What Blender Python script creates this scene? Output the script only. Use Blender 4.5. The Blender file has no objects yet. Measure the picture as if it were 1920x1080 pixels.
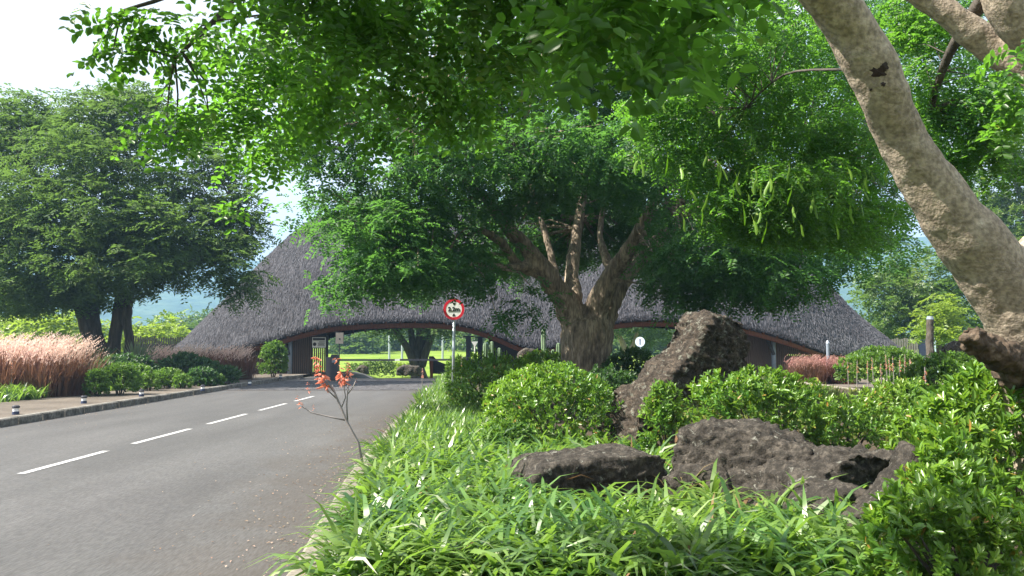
import bpy, bmesh, math, random
import numpy as np
from mathutils import Vector, Matrix, noise as mnoise

random.seed(11)
RNG = np.random.default_rng(11)
C = bpy.context.scene
COL = C.collection
PI = math.pi

# ------------------------------------------------------------------ camera, light
F = 1600.0
PITCH = math.atan(112 / F)
EYE = 1.6
cam_data = bpy.data.cameras.new('camera')
cam = bpy.data.objects.new('camera', cam_data)
COL.objects.link(cam)
cam.location = (0, 0, EYE)
cam.rotation_euler = (PI / 2 + PITCH, 0, 0)
cam_data.sensor_width = 36
cam_data.lens = 30
cam_data.clip_start = 0.05
cam_data.clip_end = 9000
C.camera = cam

SUN_EL = math.radians(48)
SUN_AZ = math.atan2(-0.98, -0.2)          # heading of the sun, measured from +Y towards +X
SUND = Vector((math.sin(SUN_AZ) * math.cos(SUN_EL), math.cos(SUN_AZ) * math.cos(SUN_EL), math.sin(SUN_EL)))
sun_data = bpy.data.lights.new('sun', 'SUN')
sun_data.energy = 5.0
sun_data.angle = math.radians(0.53)
sun_data.color = (1.0, 0.93, 0.82)
sun = bpy.data.objects.new('sun', sun_data)
COL.objects.link(sun)
sun.location = (-30, 10, 40)
sun.rotation_euler = (-SUND).to_track_quat('-Z', 'Y').to_euler()

world = bpy.data.worlds.new('World')
C.world = world
world.use_nodes = True
wn, wl = world.node_tree.nodes, world.node_tree.links
wn.clear()
wout = wn.new('ShaderNodeOutputWorld')
bg = wn.new('ShaderNodeBackground')
bg.inputs['Strength'].default_value = 0.08
sky = wn.new('ShaderNodeTexSky')
sky.sky_type = 'NISHITA'
sky.sun_disc = False
sky.sun_elevation = SUN_EL
sky.sun_rotation = SUN_AZ
sky.air_density = 1.3
sky.dust_density = 1.2
sky.ozone_density = 1.5
tc = wn.new('ShaderNodeTexCoord')
mp = wn.new('ShaderNodeMapping')
mp.inputs['Scale'].default_value = (1.0, 1.0, 2.6)
mp.inputs['Location'].default_value = (0.35, 0.1, 0.2)
nz = wn.new('ShaderNodeTexNoise')
nz.inputs['Scale'].default_value = 2.2
nz.inputs['Detail'].default_value = 7
nz.inputs['Roughness'].default_value = 0.55
cr = wn.new('ShaderNodeValToRGB')
cr.color_ramp.elements[0].position = 0.36
cr.color_ramp.elements[0].color = (0, 0, 0, 1)
cr.color_ramp.elements[1].position = 0.53
cr.color_ramp.elements[1].color = (1, 1, 1, 1)
mx = wn.new('ShaderNodeMix')
mx.data_type = 'RGBA'
mx.inputs['B'].default_value = (4.35, 4.35, 4.4, 1)      # bright thin cloud
wl.new(tc.outputs['Generated'], mp.inputs['Vector'])
wl.new(mp.outputs['Vector'], nz.inputs['Vector'])
wl.new(nz.outputs['Fac'], cr.inputs['Fac'])
wl.new(cr.outputs['Color'], mx.inputs['Factor'])
wl.new(sky.outputs['Color'], mx.inputs['A'])
wl.new(mx.outputs['Result'], bg.inputs['Color'])
wl.new(bg.outputs['Background'], wout.inputs['Surface'])

C.view_settings.view_transform = 'Standard'
C.view_settings.look = 'None'
C.view_settings.gamma = 1
C.view_settings.exposure = 1.85
C.view_settings.use_curve_mapping = False
C.render.engine = 'CYCLES'
C.cycles.max_bounces = 8
C.cycles.diffuse_bounces = 3
C.cycles.glossy_bounces = 2
C.cycles.transmission_bounces = 4
C.cycles.volume_bounces = 0
C.cycles.caustics_reflective = False
C.cycles.caustics_refractive = False

# ------------------------------------------------------------------ measuring helpers
_s, _c = math.sin(PITCH), math.cos(PITCH)


def at(px, py, Y):
    """point of the place seen at photo pixel px,py at distance Y"""
    u, v = (px - 960) / F, (540 - py) / F
    k = Y / (_c - v * _s)
    return Vector((u * k, Y, EYE + k * (_s + v * _c)))


def sstep(a, b, x):
    t = min(1, max(0, (x - a) / (b - a)))
    return t * t * (3 - 2 * t)


def gz(x, y):
    """height of the ground"""
    drop = -0.75 * min(1, max(0, (y - 43.2) / 15.0))
    side = sstep(-10.6, -9.6, x) * (1 - sstep(15, 17, x))
    if y > 60:
        side = max(side, sstep(60, 66, y))
    z = drop * side
    if y > 66:
        z += 0.0255 * min(y - 66, 80)
    if y > 146:
        z += 0.004 * (y - 146)
    return z


def interp(x, pts):
    if x <= pts[0][0]:
        return pts[0][1]
    for (a, va), (b, vb) in zip(pts, pts[1:]):
        if x <= b:
            return va + (vb - va) * (x - a) / (b - a)
    return pts[-1][1]


def sinterp(x, pts):
    """smoothed interpolation"""
    return 0.25 * interp(x - 0.5, pts) + 0.5 * interp(x, pts) + 0.25 * interp(x + 0.5, pts)


# ------------------------------------------------------------------ materials
def new_mat(name):
    m = bpy.data.materials.new(name)
    m.use_nodes = True
    n = m.node_tree.nodes
    n.clear()
    out = n.new('ShaderNodeOutputMaterial')
    return m, n, m.node_tree.links, out


def ramp(n, stops):
    r = n.new('ShaderNodeValToRGB')
    e = r.color_ramp.elements
    while len(e) < len(stops):
        e.new(0.5)
    for k, (p, c) in enumerate(stops):
        e[k].position = p
        e[k].color = (*c, 1)
    return r


def mat(name, stops, scale=4, stretch=(1, 1, 1), rough=0.8, bump=0.3, bscale=None, bdist=0.02, detail=6, spec=0.3, metal=0.0, uv=False,
        fine=None, kind='noise'):
    """noise-coloured surface; stops = colour ramp; fine = (scale, amount) second darkening speckle"""
    m, n, l, out = new_mat(name)
    b = n.new('ShaderNodeBsdfPrincipled')
    b.inputs['Roughness'].default_value = rough
    b.inputs['Specular IOR Level'].default_value = spec
    b.inputs['Metallic'].default_value = metal
    t = n.new('ShaderNodeTexCoord')
    mpn = n.new('ShaderNodeMapping')
    mpn.inputs['Scale'].default_value = stretch
    l.new(t.outputs['UV' if uv else 'Object'], mpn.inputs['Vector'])
    a = n.new('ShaderNodeTexNoise')
    a.inputs['Scale'].default_value = scale
    a.inputs['Detail'].default_value = detail
    a.inputs['Roughness'].default_value = 0.62
    l.new(mpn.outputs['Vector'], a.inputs['Vector'])
    r = ramp(n, stops)
    l.new(a.outputs['Fac'], r.inputs['Fac'])
    colour = r.outputs['Color']
    if fine:
        f = n.new('ShaderNodeTexNoise')
        f.inputs['Scale'].default_value = fine[0]
        f.inputs['Detail'].default_value = 3
        l.new(mpn.outputs['Vector'], f.inputs['Vector'])
        rr = ramp(n, [(0.35, (1 - fine[1],) * 3), (0.65, (1 + fine[1] * .5,) * 3)])
        l.new(f.outputs['Fac'], rr.inputs['Fac'])
        mm = n.new('ShaderNodeMix')
        mm.data_type = 'RGBA'
        mm.blend_type = 'MULTIPLY'
        mm.inputs['Factor'].default_value = 1
        l.new(colour, mm.inputs['A'])
        l.new(rr.outputs['Color'], mm.inputs['B'])
        colour = mm.outputs['Result']
    l.new(colour, b.inputs['Base Color'])
    if bump:
        a2 = n.new('ShaderNodeTexNoise')
        a2.inputs['Scale'].default_value = bscale or scale * 4
        a2.inputs['Detail'].default_value = 5
        l.new(mpn.outputs['Vector'], a2.inputs['Vector'])
        bp = n.new('ShaderNodeBump')
        bp.inputs['Strength'].default_value = bump
        bp.inputs['Distance'].default_value = bdist
        l.new(a2.outputs['Fac'], bp.inputs['Height'])
        l.new(bp.outputs['Normal'], b.inputs['Normal'])
    l.new(b.outputs['BSDF'], out.inputs['Surface'])
    return m


def leafmat(name, c1, c2, tr, tw=0.4, rough=0.4, spec=0.4, c3=None, clump=0.5):
    """leaf: each leaf its own shade, light shining through"""
    m, n, l, out = new_mat(name)
    g = n.new('ShaderNodeNewGeometry')
    stops = [(0.0, c1), (1.0, c2)] if c3 is None else [(0.0, c1), (0.955, c2), (0.985, c3)]
    r = ramp(n, stops)
    l.new(g.outputs['Random Per Island'], r.inputs['Fac'])
    t = n.new('ShaderNodeTexCoord')
    nn = n.new('ShaderNodeTexNoise')
    nn.inputs['Scale'].default_value = clump
    nn.inputs['Detail'].default_value = 3
    l.new(t.outputs['Object'], nn.inputs['Vector'])
    hs = n.new('ShaderNodeHueSaturation')
    mr = n.new('ShaderNodeMapRange')
    mr.inputs['From Min'].default_value = 0.3
    mr.inputs['From Max'].default_value = 0.7
    mr.inputs['To Min'].default_value = 0.47
    mr.inputs['To Max'].default_value = 0.525
    l.new(nn.outputs['Fac'], mr.inputs['Value'])
    l.new(mr.outputs['Result'], hs.inputs['Hue'])
    mv = n.new('ShaderNodeMapRange')
    mv.inputs['From Min'].default_value = .3
    mv.inputs['From Max'].default_value = .7
    mv.inputs['To Min'].default_value = 1.22
    mv.inputs['To Max'].default_value = .78
    l.new(nn.outputs['Fac'], mv.inputs['Value'])
    l.new(mv.outputs['Result'], hs.inputs['Value'])
    l.new(r.outputs['Color'], hs.inputs['Color'])
    b = n.new('ShaderNodeBsdfPrincipled')
    b.inputs['Roughness'].default_value = rough
    b.inputs['Specular IOR Level'].default_value = spec
    l.new(hs.outputs['Color'], b.inputs['Base Color'])
    tl = n.new('ShaderNodeBsdfTranslucent')
    tl.inputs['Color'].default_value = (*tr, 1)
    ms = n.new('ShaderNodeMixShader')
    ms.inputs['Fac'].default_value = tw
    l.new(b.outputs['BSDF'], ms.inputs[1])
    l.new(tl.outputs['BSDF'], ms.inputs[2])
    l.new(ms.outputs['Shader'], out.inputs['Surface'])
    return m


def flat(name, c, rough=0.5, metal=0.0, spec=0.4):
    return mat(name, [(0.3, tuple(x * .85 for x in c)), (0.7, tuple(min(1, x * 1.12) for x in c))], scale=9, rough=rough, bump=0.08, bscale=60, bdist=.004,
               metal=metal, spec=spec)


M = {}
M['asphalt'] = mat('asphalt', [(0.3, (.055, .0535, .053)), (0.7, (.096, .094, .093))], scale=.7, stretch=(1, .16, 1), rough=.72, bump=.5, bscale=90, bdist=.006, fine=(60, .3), spec=.35)
def add_dirt(m):
    """earth washed off the bed on to the asphalt along the right kerb"""
    n, l = m.node_tree.nodes, m.node_tree.links
    b = [x for x in n if x.type == 'BSDF_PRINCIPLED'][0]
    src = b.inputs['Base Color'].links[0].from_socket
    t = n.new('ShaderNodeTexCoord')
    sx = n.new('ShaderNodeSeparateXYZ')
    l.new(t.outputs['UV'], sx.inputs[0])
    nn = n.new('ShaderNodeTexNoise')
    nn.inputs['Scale'].default_value = 1.1
    nn.inputs['Detail'].default_value = 7
    l.new(t.outputs['Object'], nn.inputs['Vector'])
    ad = n.new('ShaderNodeMath')
    ad.operation = 'MULTIPLY_ADD'
    ad.inputs[1].default_value = 2.4
    l.new(nn.outputs['Fac'], ad.inputs[0])
    l.new(sx.outputs['X'], ad.inputs[2])
    mr = n.new('ShaderNodeMapRange')
    mr.interpolation_type = 'SMOOTHSTEP'
    mr.inputs['From Min'].default_value = -.5
    mr.inputs['From Max'].default_value = 1.25
    mr.inputs['To Max'].default_value = .5
    l.new(ad.outputs[0], mr.inputs['Value'])
    mm = n.new('ShaderNodeMix')
    mm.data_type = 'RGBA'
    mm.inputs['B'].default_value = (.05, .038, .028, 1)
    l.new(mr.outputs['Result'], mm.inputs['Factor'])
    l.new(src, mm.inputs['A'])
    l.new(mm.outputs['Result'], b.inputs['Base Color'])


add_dirt(M['asphalt'])
M['marking'] = mat('road_paint', [(0.33, (.2, .2, .2)), (0.47, (.42, .42, .42))], scale=9, rough=.6, bump=.2, bscale=120, bdist=.003)
M['kerb'] = mat('kerb_concrete', [(0.3, (.07, .064, .055)), (0.5, (.17, .16, .14)), (.7, (.26, .24, .215))], scale=3, rough=.9, bump=.5, bscale=30, bdist=.012, fine=(16, .4))
M['kerb_pale'] = mat('kerb_pale_concrete', [(0.3, (.13, .115, .095)), (.7, (.25, .225, .19))], scale=3, rough=.9, bump=.5, bscale=30, bdist=.01, fine=(16, .3))
M['path'] = mat('path_concrete', [(0.35, (.085, .07, .055)), (.65, (.14, .118, .096))], scale=.8, rough=.9, bump=.4, bscale=25, fine=(18, .25))
M['soil'] = mat('bed_soil', [(0.3, (.03, .022, .014)), (.7, (.075, .055, .035))], scale=5, rough=.95, bump=.8, bscale=25, bdist=.03)
M['lawn'] = mat('lawn_grass', [(0.3, (.1, .17, .022)), (.55, (.17, .25, .035)), (.72, (.24, .3, .05))], scale=.22, rough=.9, bump=.6, bscale=14, bdist=.06, fine=(9, .25), spec=.1)
M['cobble'] = mat('cobble_stone', [(0.3, (.06, .06, .065)), (.7, (.14, .135, .14))], scale=6, rough=.8, bump=.4, bscale=40)
M['thatch'] = mat('thatch', [(0.25, (.028, .029, .035)), (.5, (.058, .058, .067)), (.75, (.095, .094, .107))], scale=1.0, stretch=(5, 1.1, 1), rough=.95, bump=1.0, bscale=2.4,
                  bdist=.12, uv=True, spec=.1, fine=(3.2, .45))
M['straw'] = leafmat('thatch_straw', (.027, .028, .033), (.12, .118, .134), (.1, .09, .08), tw=.05, rough=.9, spec=.1)
M['redwood'] = mat('red_brown_timber', [(0.3, (.07, .026, .016)), (.7, (.16, .056, .03))], scale=3, stretch=(8, 1, 1), rough=.6, bump=.2)
M['slat'] = mat('slat_timber', [(0.3, (.07, .042, .03)), (.7, (.17, .115, .085))], scale=4, stretch=(10, 10, .6), rough=.7, bump=.3)
M['dark'] = flat('dark_board', (.02, .017, .016), .7)
M['charcoal'] = flat('charcoal_metal', (.035, .035, .045), .45)
M['bluegrey'] = flat('blue_grey_paint', (.2, .24, .29), .5)
M['galv'] = flat('galvanised_steel', (.42, .46, .5), .4, .6)
M['white'] = flat('white_paint', (.8, .8, .8), .4)
M['red'] = flat('red_paint', (.6, .018, .04), .4)
M['black'] = flat('black_paint', (.012, .012, .014), .4)
M['signpale'] = flat('pale_blue_sign_paint', (.55, .66, .82), .4)
M['grey'] = flat('grey_paint', (.22, .2, .18), .5)
M['navy'] = flat('navy_plastic', (.03, .04, .09), .4)
M['rust'] = flat('rust_timber', (.22, .07, .03), .8)


def rockmat(name, dark, mid, light, lichen=(.3, .3, .26), amount=.585):
    m, n, l, out = new_mat(name)
    b = n.new('ShaderNodeBsdfPrincipled')
    b.inputs['Roughness'].default_value = .92
    b.inputs['Specular IOR Level'].default_value = .2
    t = n.new('ShaderNodeTexCoord')
    a = n.new('ShaderNodeTexNoise')
    a.inputs['Scale'].default_value = 10
    a.inputs['Detail'].default_value = 10
    a.inputs['Roughness'].default_value = .8
    l.new(t.outputs['Object'], a.inputs['Vector'])
    r = ramp(n, [(.3, dark), (.5, mid), (.7, light)])
    l.new(a.outputs['Fac'], r.inputs['Fac'])
    v = n.new('ShaderNodeTexNoise')
    v.inputs['Scale'].default_value = 7
    v.inputs['Detail'].default_value = 8
    v.inputs['Roughness'].default_value = .75
    v.inputs['Distortion'].default_value = .6
    l.new(t.outputs['Object'], v.inputs['Vector'])
    vr = ramp(n, [(amount, (0, 0, 0)), (amount + .05, (1, 1, 1))])
    l.new(v.outputs['Fac'], vr.inputs['Fac'])
    mm = n.new('ShaderNodeMix')
    mm.data_type = 'RGBA'
    l.new(vr.outputs['Color'], mm.inputs['Factor'])
    l.new(r.outputs['Color'], mm.inputs['A'])
    mm.inputs['B'].default_value = (*lichen, 1)
    l.new(mm.outputs['Result'], b.inputs['Base Color'])
    h = n.new('ShaderNodeTexNoise')
    h.inputs['Scale'].default_value = 16
    h.inputs['Detail'].default_value = 9
    h.inputs['Roughness'].default_value = .72
    l.new(t.outputs['Object'], h.inputs['Vector'])
    bp = n.new('ShaderNodeBump')
    bp.inputs['Strength'].default_value = 1
    bp.inputs['Distance'].default_value = .09
    l.new(h.outputs['Fac'], bp.inputs['Height'])
    l.new(bp.outputs['Normal'], b.inputs['Normal'])
    l.new(b.outputs['BSDF'], out.inputs['Surface'])
    return m


M['rock'] = rockmat('lava_rock', (.01, .009, .008), (.06, .053, .045), (.2, .173, .143))
M['rock_grey'] = rockmat('lichen_rock', (.01, .009, .008), (.06, .049, .039), (.21, .165, .125), (.2, .2, .165), .55)
M['bark_furrow'] = mat('furrowed_bark', [(.3, (.085, .067, .051)), (.5, (.24, .19, .142)), (.7, (.42, .34, .255))], scale=2.2, stretch=(3.2, 3.2, .8), rough=.95, bump=1, bscale=6, bdist=.06, fine=(7, .4))
M['bark_pale'] = mat('pale_smooth_bark', [(.25, (.17, .135, .1)), (.45, (.275, .225, .172)), (.6, (.325, .27, .21)), (.78, (.43, .38, .31))], scale=9, stretch=(1, 1, 1), rough=.85, bump=.6, bscale=42, bdist=.02, fine=(26, .38), detail=9)
M['bark_dark'] = mat('dark_bark', [(.3, (.03, .026, .022)), (.7, (.11, .095, .08))], scale=2, stretch=(3, 3, .5), rough=.95, bump=1, bscale=6, bdist=.06)
M['bark_stub'] = mat('stub_bark', [(.3, (.03, .022, .016)), (.55, (.1, .072, .05)), (.75, (.18, .145, .11))], scale=6, rough=.95, bump=1, bscale=20, bdist=.03, fine=(14, .4))
M['resin'] = flat('dark_resin', (.02, .009, .01), .6)
M['stub_wood'] = mat('weathered_red_wood', [(.3, (.06, .03, .02)), (.7, (.2, .1, .065))], scale=6, rough=.9, bump=1, bscale=16, bdist=.03)

M['leaf_mid'] = leafmat('shade_tree_leaf', (.016, .05, .022), (.046, .108, .034), (.15, .37, .055), .43, rough=.5, spec=.22, clump=.35)
M['leaf_near'] = leafmat('pinnate_leaf', (.022, .066, .015), (.056, .13, .023), (.185, .44, .035), .45, c3=(.14, .2, .03), clump=.8)
M['leaf_left'] = leafmat('feathery_leaf', (.035, .07, .03), (.095, .14, .048), (.18, .32, .055), .36, rough=.6, spec=.15, clump=.3)
M['leaf_far'] = leafmat('far_leaf', (.04, .08, .02), (.09, .14, .03), (.2, .36, .05), .3, clump=.2)
M['leaf_lime'] = leafmat('lime_leaf', (.09, .15, .02), (.15, .22, .03), (.35, .5, .05), .4, clump=.3)
M['leaf_shrub'] = leafmat('glossy_shrub_leaf', (.06, .14, .022), (.14, .25, .04), (.3, .54, .045), .32, rough=.3, spec=.5, c3=(.3, .16, .04), clump=1.2)
M['leaf_shrub_shaded'] = leafmat('shaded_shrub_leaf', (.025, .065, .025), (.06, .11, .035), (.12, .28, .05), .3, rough=.4, clump=1)  # bluer shrub leaf, its colour also darkened to stand for tree shade
M['leaf_mound'] = leafmat('mound_leaf', (.045, .1, .02), (.1, .18, .03), (.22, .42, .04), .35, rough=.4, clump=1)
M['strap'] = leafmat('strap_leaf', (.02, .06, .014), (.15, .26, .06), (.27, .47, .055), .36, rough=.3, spec=.6, c3=(.5, .52, .38), clump=1.2)  # the few near-white blades are sunlit highlights put into the colour
M['grass_bed'] = leafmat('bed_grass', (.09, .13, .03), (.2, .22, .05), (.3, .36, .06), .35, rough=.5)
M['dry'] = leafmat('dry_blade', (.12, .07, .035), (.3, .21, .11), (.25, .15, .06), .25, rough=.7, spec=.2)
M['reed'] = leafmat('fountain_grass_blade', (.1, .05, .035), (.2, .115, .07), (.24, .12, .07), .3, rough=.6)
M['plume'] = leafmat('fountain_grass_plume', (.6, .4, .33), (.88, .75, .65), (.8, .58, .48), .45, rough=.8, spec=.1)
M['plume_red'] = leafmat('red_grass_plume', (.3, .15, .13), (.48, .3, .25), (.45, .25, .2), .4, rough=.8, spec=.1)
M['orange'] = leafmat('aloe_flower', (.62, .25, .13), (.82, .46, .29), (.7, .28, .14), .4, rough=.5)
M['aloe'] = leafmat('aloe_leaf', (.05, .11, .03), (.1, .17, .05), (.1, .2, .05), .1, rough=.35, spec=.5)
M['aloe_stem'] = flat('aloe_stem', (.2, .18, .17), .6)
M['agave'] = leafmat('agave_leaf', (.09, .13, .07), (.2, .25, .14), (.2, .28, .1), .15, rough=.4)
M['cactus'] = mat('cactus_skin', [(.3, (.07, .12, .06)), (.7, (.17, .24, .14))], scale=7, stretch=(1, 1, .3), rough=.6, bump=.4)
M['pod'] = leafmat('seed_pod', (.13, .25, .03), (.22, .34, .05), (.4, .64, .07), .48, rough=.4)
M['litter'] = leafmat('fallen_leaf', (.16, .1, .06), (.42, .34, .26), (.3, .2, .1), .2, rough=.8)
M['hill'] = mat('wooded_hill', [(.3, (.02, .05, .03)), (.55, (.045, .085, .04)), (.75, (.09, .13, .06))], scale=.03, rough=.95, bump=1, bscale=.06, bdist=8, spec=.05, detail=9)


# ------------------------------------------------------------------ object helpers
def link(o, parent=None):
    COL.objects.link(o)
    if parent is not None:
        o.parent = parent
        o.matrix_parent_inverse = Matrix.Translation(-parent['_base'] if False else -base_of(parent))
    return o


BASES = {}


def base_of(o):
    return BASES.get(o.name, Vector((0, 0, 0)))


def tag(o, label=None, cat=None, group=None, kind=None):
    if label:
        o['label'] = label
    if cat:
        o['category'] = cat
    if group:
        o['group'] = group
    if kind:
        o['kind'] = kind
    return o


def thing(name, label, cat, loc, group=None):
    o = bpy.data.objects.new(name, None)
    o.empty_display_size = .2
    COL.objects.link(o)
    o.location = loc
    BASES[o.name] = Vector(loc)
    return tag(o, label, cat, group)


def put(name, me, m, parent=None, kind=None, smooth=False):
    """link a mesh built in world coordinates as one object"""
    for mm in (m if isinstance(m, (list, tuple)) else [m]):
        if mm is not None and len(me.materials) < (len(m) if isinstance(m, (list, tuple)) else 1):
            me.materials.append(mm)
    if smooth:
        me.polygons.foreach_set('use_smooth', [True] * len(me.polygons))
    o = bpy.data.objects.new(name, me)
    if parent is None:
        # origin at the foot of the thing
        n = len(me.vertices)
        co = np.empty(n * 3, np.float32)
        me.vertices.foreach_get('co', co)
        co = co.reshape(-1, 3)
        b = Vector((float((co[:, 0].min() + co[:, 0].max()) / 2), float((co[:, 1].min() + co[:, 1].max()) / 2), float(co[:, 2].min())))
        if kind != 'structure':
            co = co - np.array(b, np.float32)
            me.vertices.foreach_set('co', co.ravel())
            o.location = b
            BASES[o.name] = b
        COL.objects.link(o)
    else:
        # parent chain bases: world coords kept by the parent inverse
        COL.objects.link(o)
        o.parent = parent
        if parent.parent is None:
            o.matrix_parent_inverse = Matrix.Translation(-base_of(parent))
    if kind:
        o['kind'] = kind
    return o


def piece(name, me, parent, loc, rot=(0, 0, 0), scale=(1, 1, 1)):
    """a further object that shares mesh data"""
    o = bpy.data.objects.new(name, me)
    COL.objects.link(o)
    o.parent = parent
    if parent.parent is None:
        o.matrix_parent_inverse = Matrix.Translation(-base_of(parent))
    o.location = loc
    o.rotation_euler = rot
    o.scale = scale
    return o


class MB:
    """collects simple shapes for ONE mesh"""

    def __init__(self):
        self.v, self.f = [], []

    def box(self, x0, x1, y0, y1, z0, z1):
        k = len(self.v)
        self.v += [(x, y, z) for z in (z0, z1) for y in (y0, y1) for x in (x0, x1)]
        self.f += [tuple(k + i for i in q) for q in ((0, 2, 3, 1), (4, 5, 7, 6), (0, 1, 5, 4), (2, 6, 7, 3), (0, 4, 6, 2), (1, 3, 7, 5))]
        return self

    def bar(self, a, b, w, h, up=Vector((0, 0, 1))):
        a, b = Vector(a), Vector(b)
        d = (b - a).normalized()
        s = d.cross(up)
        if s.length < 1e-4:
            s = d.cross(Vector((0, 1, 0)))
        s.normalize()
        u = s.cross(d)
        k = len(self.v)
        for p in (a, b):
            for (i, j) in ((-1, -1), (1, -1), (1, 1), (-1, 1)):
                self.v.append(tuple(p + s * (i * w / 2) + u * (j * h / 2)))
        self.f += [(k, k + 1, k + 2, k + 3), (k + 7, k + 6, k + 5, k + 4)] + [(k + i, k + 4 + i, k + 4 + (i + 1) % 4, k + (i + 1) % 4) for i in range(4)]
        return self

    def tube(self, pts, rad, sides=8, cap=True):
        pts = [Vector(p) for p in pts]
        if not isinstance(rad, (list, tuple)):
            rad = [rad] * len(pts)
        k = len(self.v)
        u = None
        for i, p in enumerate(pts):
            d = (pts[min(i + 1, len(pts) - 1)] - pts[max(i - 1, 0)])
            if d.length < 1e-6:
                d = Vector((0, 0, 1))
            d.normalize()
            if u is None:
                u = d.cross(Vector((0, 1, 0))) if abs(d.y) < .9 else d.cross(Vector((1, 0, 0)))
            u = (u - d * u.dot(d)).normalized()
            w = d.cross(u)
            for j in range(sides):
                a = 2 * PI * j / sides
                self.v.append(tuple(p + (u * math.cos(a) + w * math.sin(a)) * rad[i]))
        for i in range(len(pts) - 1):
            for j in range(sides):
                a, b = k + i * sides + j, k + i * sides + (j + 1) % sides
                self.f.append((a, b, b + sides, a + sides))
        if cap:
            self.f.append(tuple(k + j for j in reversed(range(sides))))
            e = k + (len(pts) - 1) * sides
            self.f.append(tuple(e + j for j in range(sides)))
        return self

    def disc(self, c, r, thick, ax=Vector((0, -1, 0)), sides=32, r0=0.0):
        """disc (or ring when r0 > 0) whose face looks along ax"""
        c, ax = Vector(c), Vector(ax).normalized()
        u = ax.cross(Vector((0, 0, 1))).normalized()
        w = u.cross(ax)
        k = len(self.v)
        for d in (0, thick):
            for rr in ((r0, r) if r0 else (r,)):
                for j in range(sides):
                    a = 2 * PI * j / sides
                    self.v.append(tuple(c - ax * d + (u * math.cos(a) + w * math.sin(a)) * rr))
        n = sides
        if not r0:
            self.f += [tuple(k + j for j in range(n)), tuple(k + n + j for j in reversed(range(n)))]
            self.f += [(k + j, k + n + j, k + n + (j + 1) % n, k + (j + 1) % n) for j in range(n)]
        else:
            for j in range(n):
                q = (j + 1) % n
                self.f += [(k + j, k + n + j, k + n + q, k + q), (k + n + j, k + 3 * n + j, k + 3 * n + q, k + n + q),
                           (k + 3 * n + j, k + 2 * n + j, k + 2 * n + q, k + 3 * n + q), (k + 2 * n + j, k + j, k + q, k + 2 * n + q)]
        return self

    def prism(self, poly, off):
        """outline (list of 3D points) pushed along off"""
        k, n = len(self.v), len(poly)
        off = Vector(off)
        self.v += [tuple(Vector(p)) for p in poly] + [tuple(Vector(p) + off) for p in poly]
        self.f += [tuple(k + i for i in range(n)), tuple(k + n + i for i in reversed(range(n)))]
        self.f += [(k + i, k + n + i, k + n + (i + 1) % n, k + (i + 1) % n) for i in range(n)]
        return self

    def mesh(self, name='mesh'):
        me = bpy.data.meshes.new(name)
        me.from_pydata(self.v, [], self.f)
        bm = bmesh.new()
        bm.from_mesh(me)
        bmesh.ops.recalc_face_normals(bm, faces=bm.faces)
        bm.to_mesh(me)
        bm.free()
        return me


def np_mesh(name, V, Fc, uv=None):
    """V (n,3), Fc list of (m,k) index arrays"""
    me = bpy.data.meshes.new(name)
    V = np.asarray(V, np.float32)
    me.vertices.add(len(V))
    me.vertices.foreach_set('co', V.ravel())
    loops = np.concatenate([f.ravel() for f in Fc]).astype(np.int32)
    tot = np.concatenate([np.full(len(f), f.shape[1], np.int32) for f in Fc])
    start = np.concatenate([[0], np.cumsum(tot)[:-1]]).astype(np.int32)
    me.loops.add(len(loops))
    me.loops.foreach_set('vertex_index', loops)
    me.polygons.add(len(tot))
    me.polygons.foreach_set('loop_start', start)
    me.polygons.foreach_set('loop_total', tot)
    if uv is not None:
        L = me.uv_layers.new(name='UVMap')
        L.data.foreach_set('uv', np.asarray(uv, np.float32)[loops].ravel())
    me.update(calc_edges=True)
    return me


def nrm(a):
    return a / np.maximum(np.linalg.norm(a, axis=-1, keepdims=True), 1e-6)


def leaf_arrays(P, D, N, L, W, shape='hex', fold=.22, bend=.15):
    """one small folded leaf per row"""
    n = len(P)
    D = nrm(D)
    S = nrm(np.cross(D, N))
    U = np.cross(S, D)
    L = np.broadcast_to(np.asarray(L, float), (n,))[:, None]
    W = np.broadcast_to(np.asarray(W, float), (n,))[:, None]
    b = P
    t = P + D * L - U * L * bend
    if shape == 'dia':
        l_ = P + D * L * .5 + S * W * .5 + U * W * fold
        r_ = P + D * L * .5 - S * W * .5 + U * W * fold
        V = np.stack([b, l_, t, r_], 1).reshape(-1, 3)
        base = (np.arange(n) * 4)[:, None]
        return V, [base + np.array([[0, 2, 1]]), base + np.array([[0, 3, 2]])]
    l1 = P + D * L * .3 + S * W * .46 + U * W * fold
    l2 = P + D * L * .72 + S * W * .42 + U * (W * fold - L * bend * .4)
    r1 = P + D * L * .3 - S * W * .46 + U * W * fold
    r2 = P + D * L * .72 - S * W * .42 + U * (W * fold - L * bend * .4)
    V = np.stack([b, l1, l2, t, r2, r1], 1).reshape(-1, 3)
    base = (np.arange(n) * 6)[:, None]
    return V, [base + np.array([[0, 3, 2, 1]]), base + np.array([[0, 5, 4, 3]])]


def leaf_mesh(name, *a, **k):
    V, Fc = leaf_arrays(*a, **k)
    return np_mesh(name, V, Fc)


def rdir(n):
    return nrm(RNG.normal(size=(n, 3)))


def blob_noise(P, f, seed=0):
    r = np.random.default_rng(seed + 5)
    s = np.zeros(len(P))
    for k in range(6):
        w = r.normal(size=3) * f
        s += np.sin(P @ w + r.uniform(0, 6.28))
    return s / 6


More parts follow.
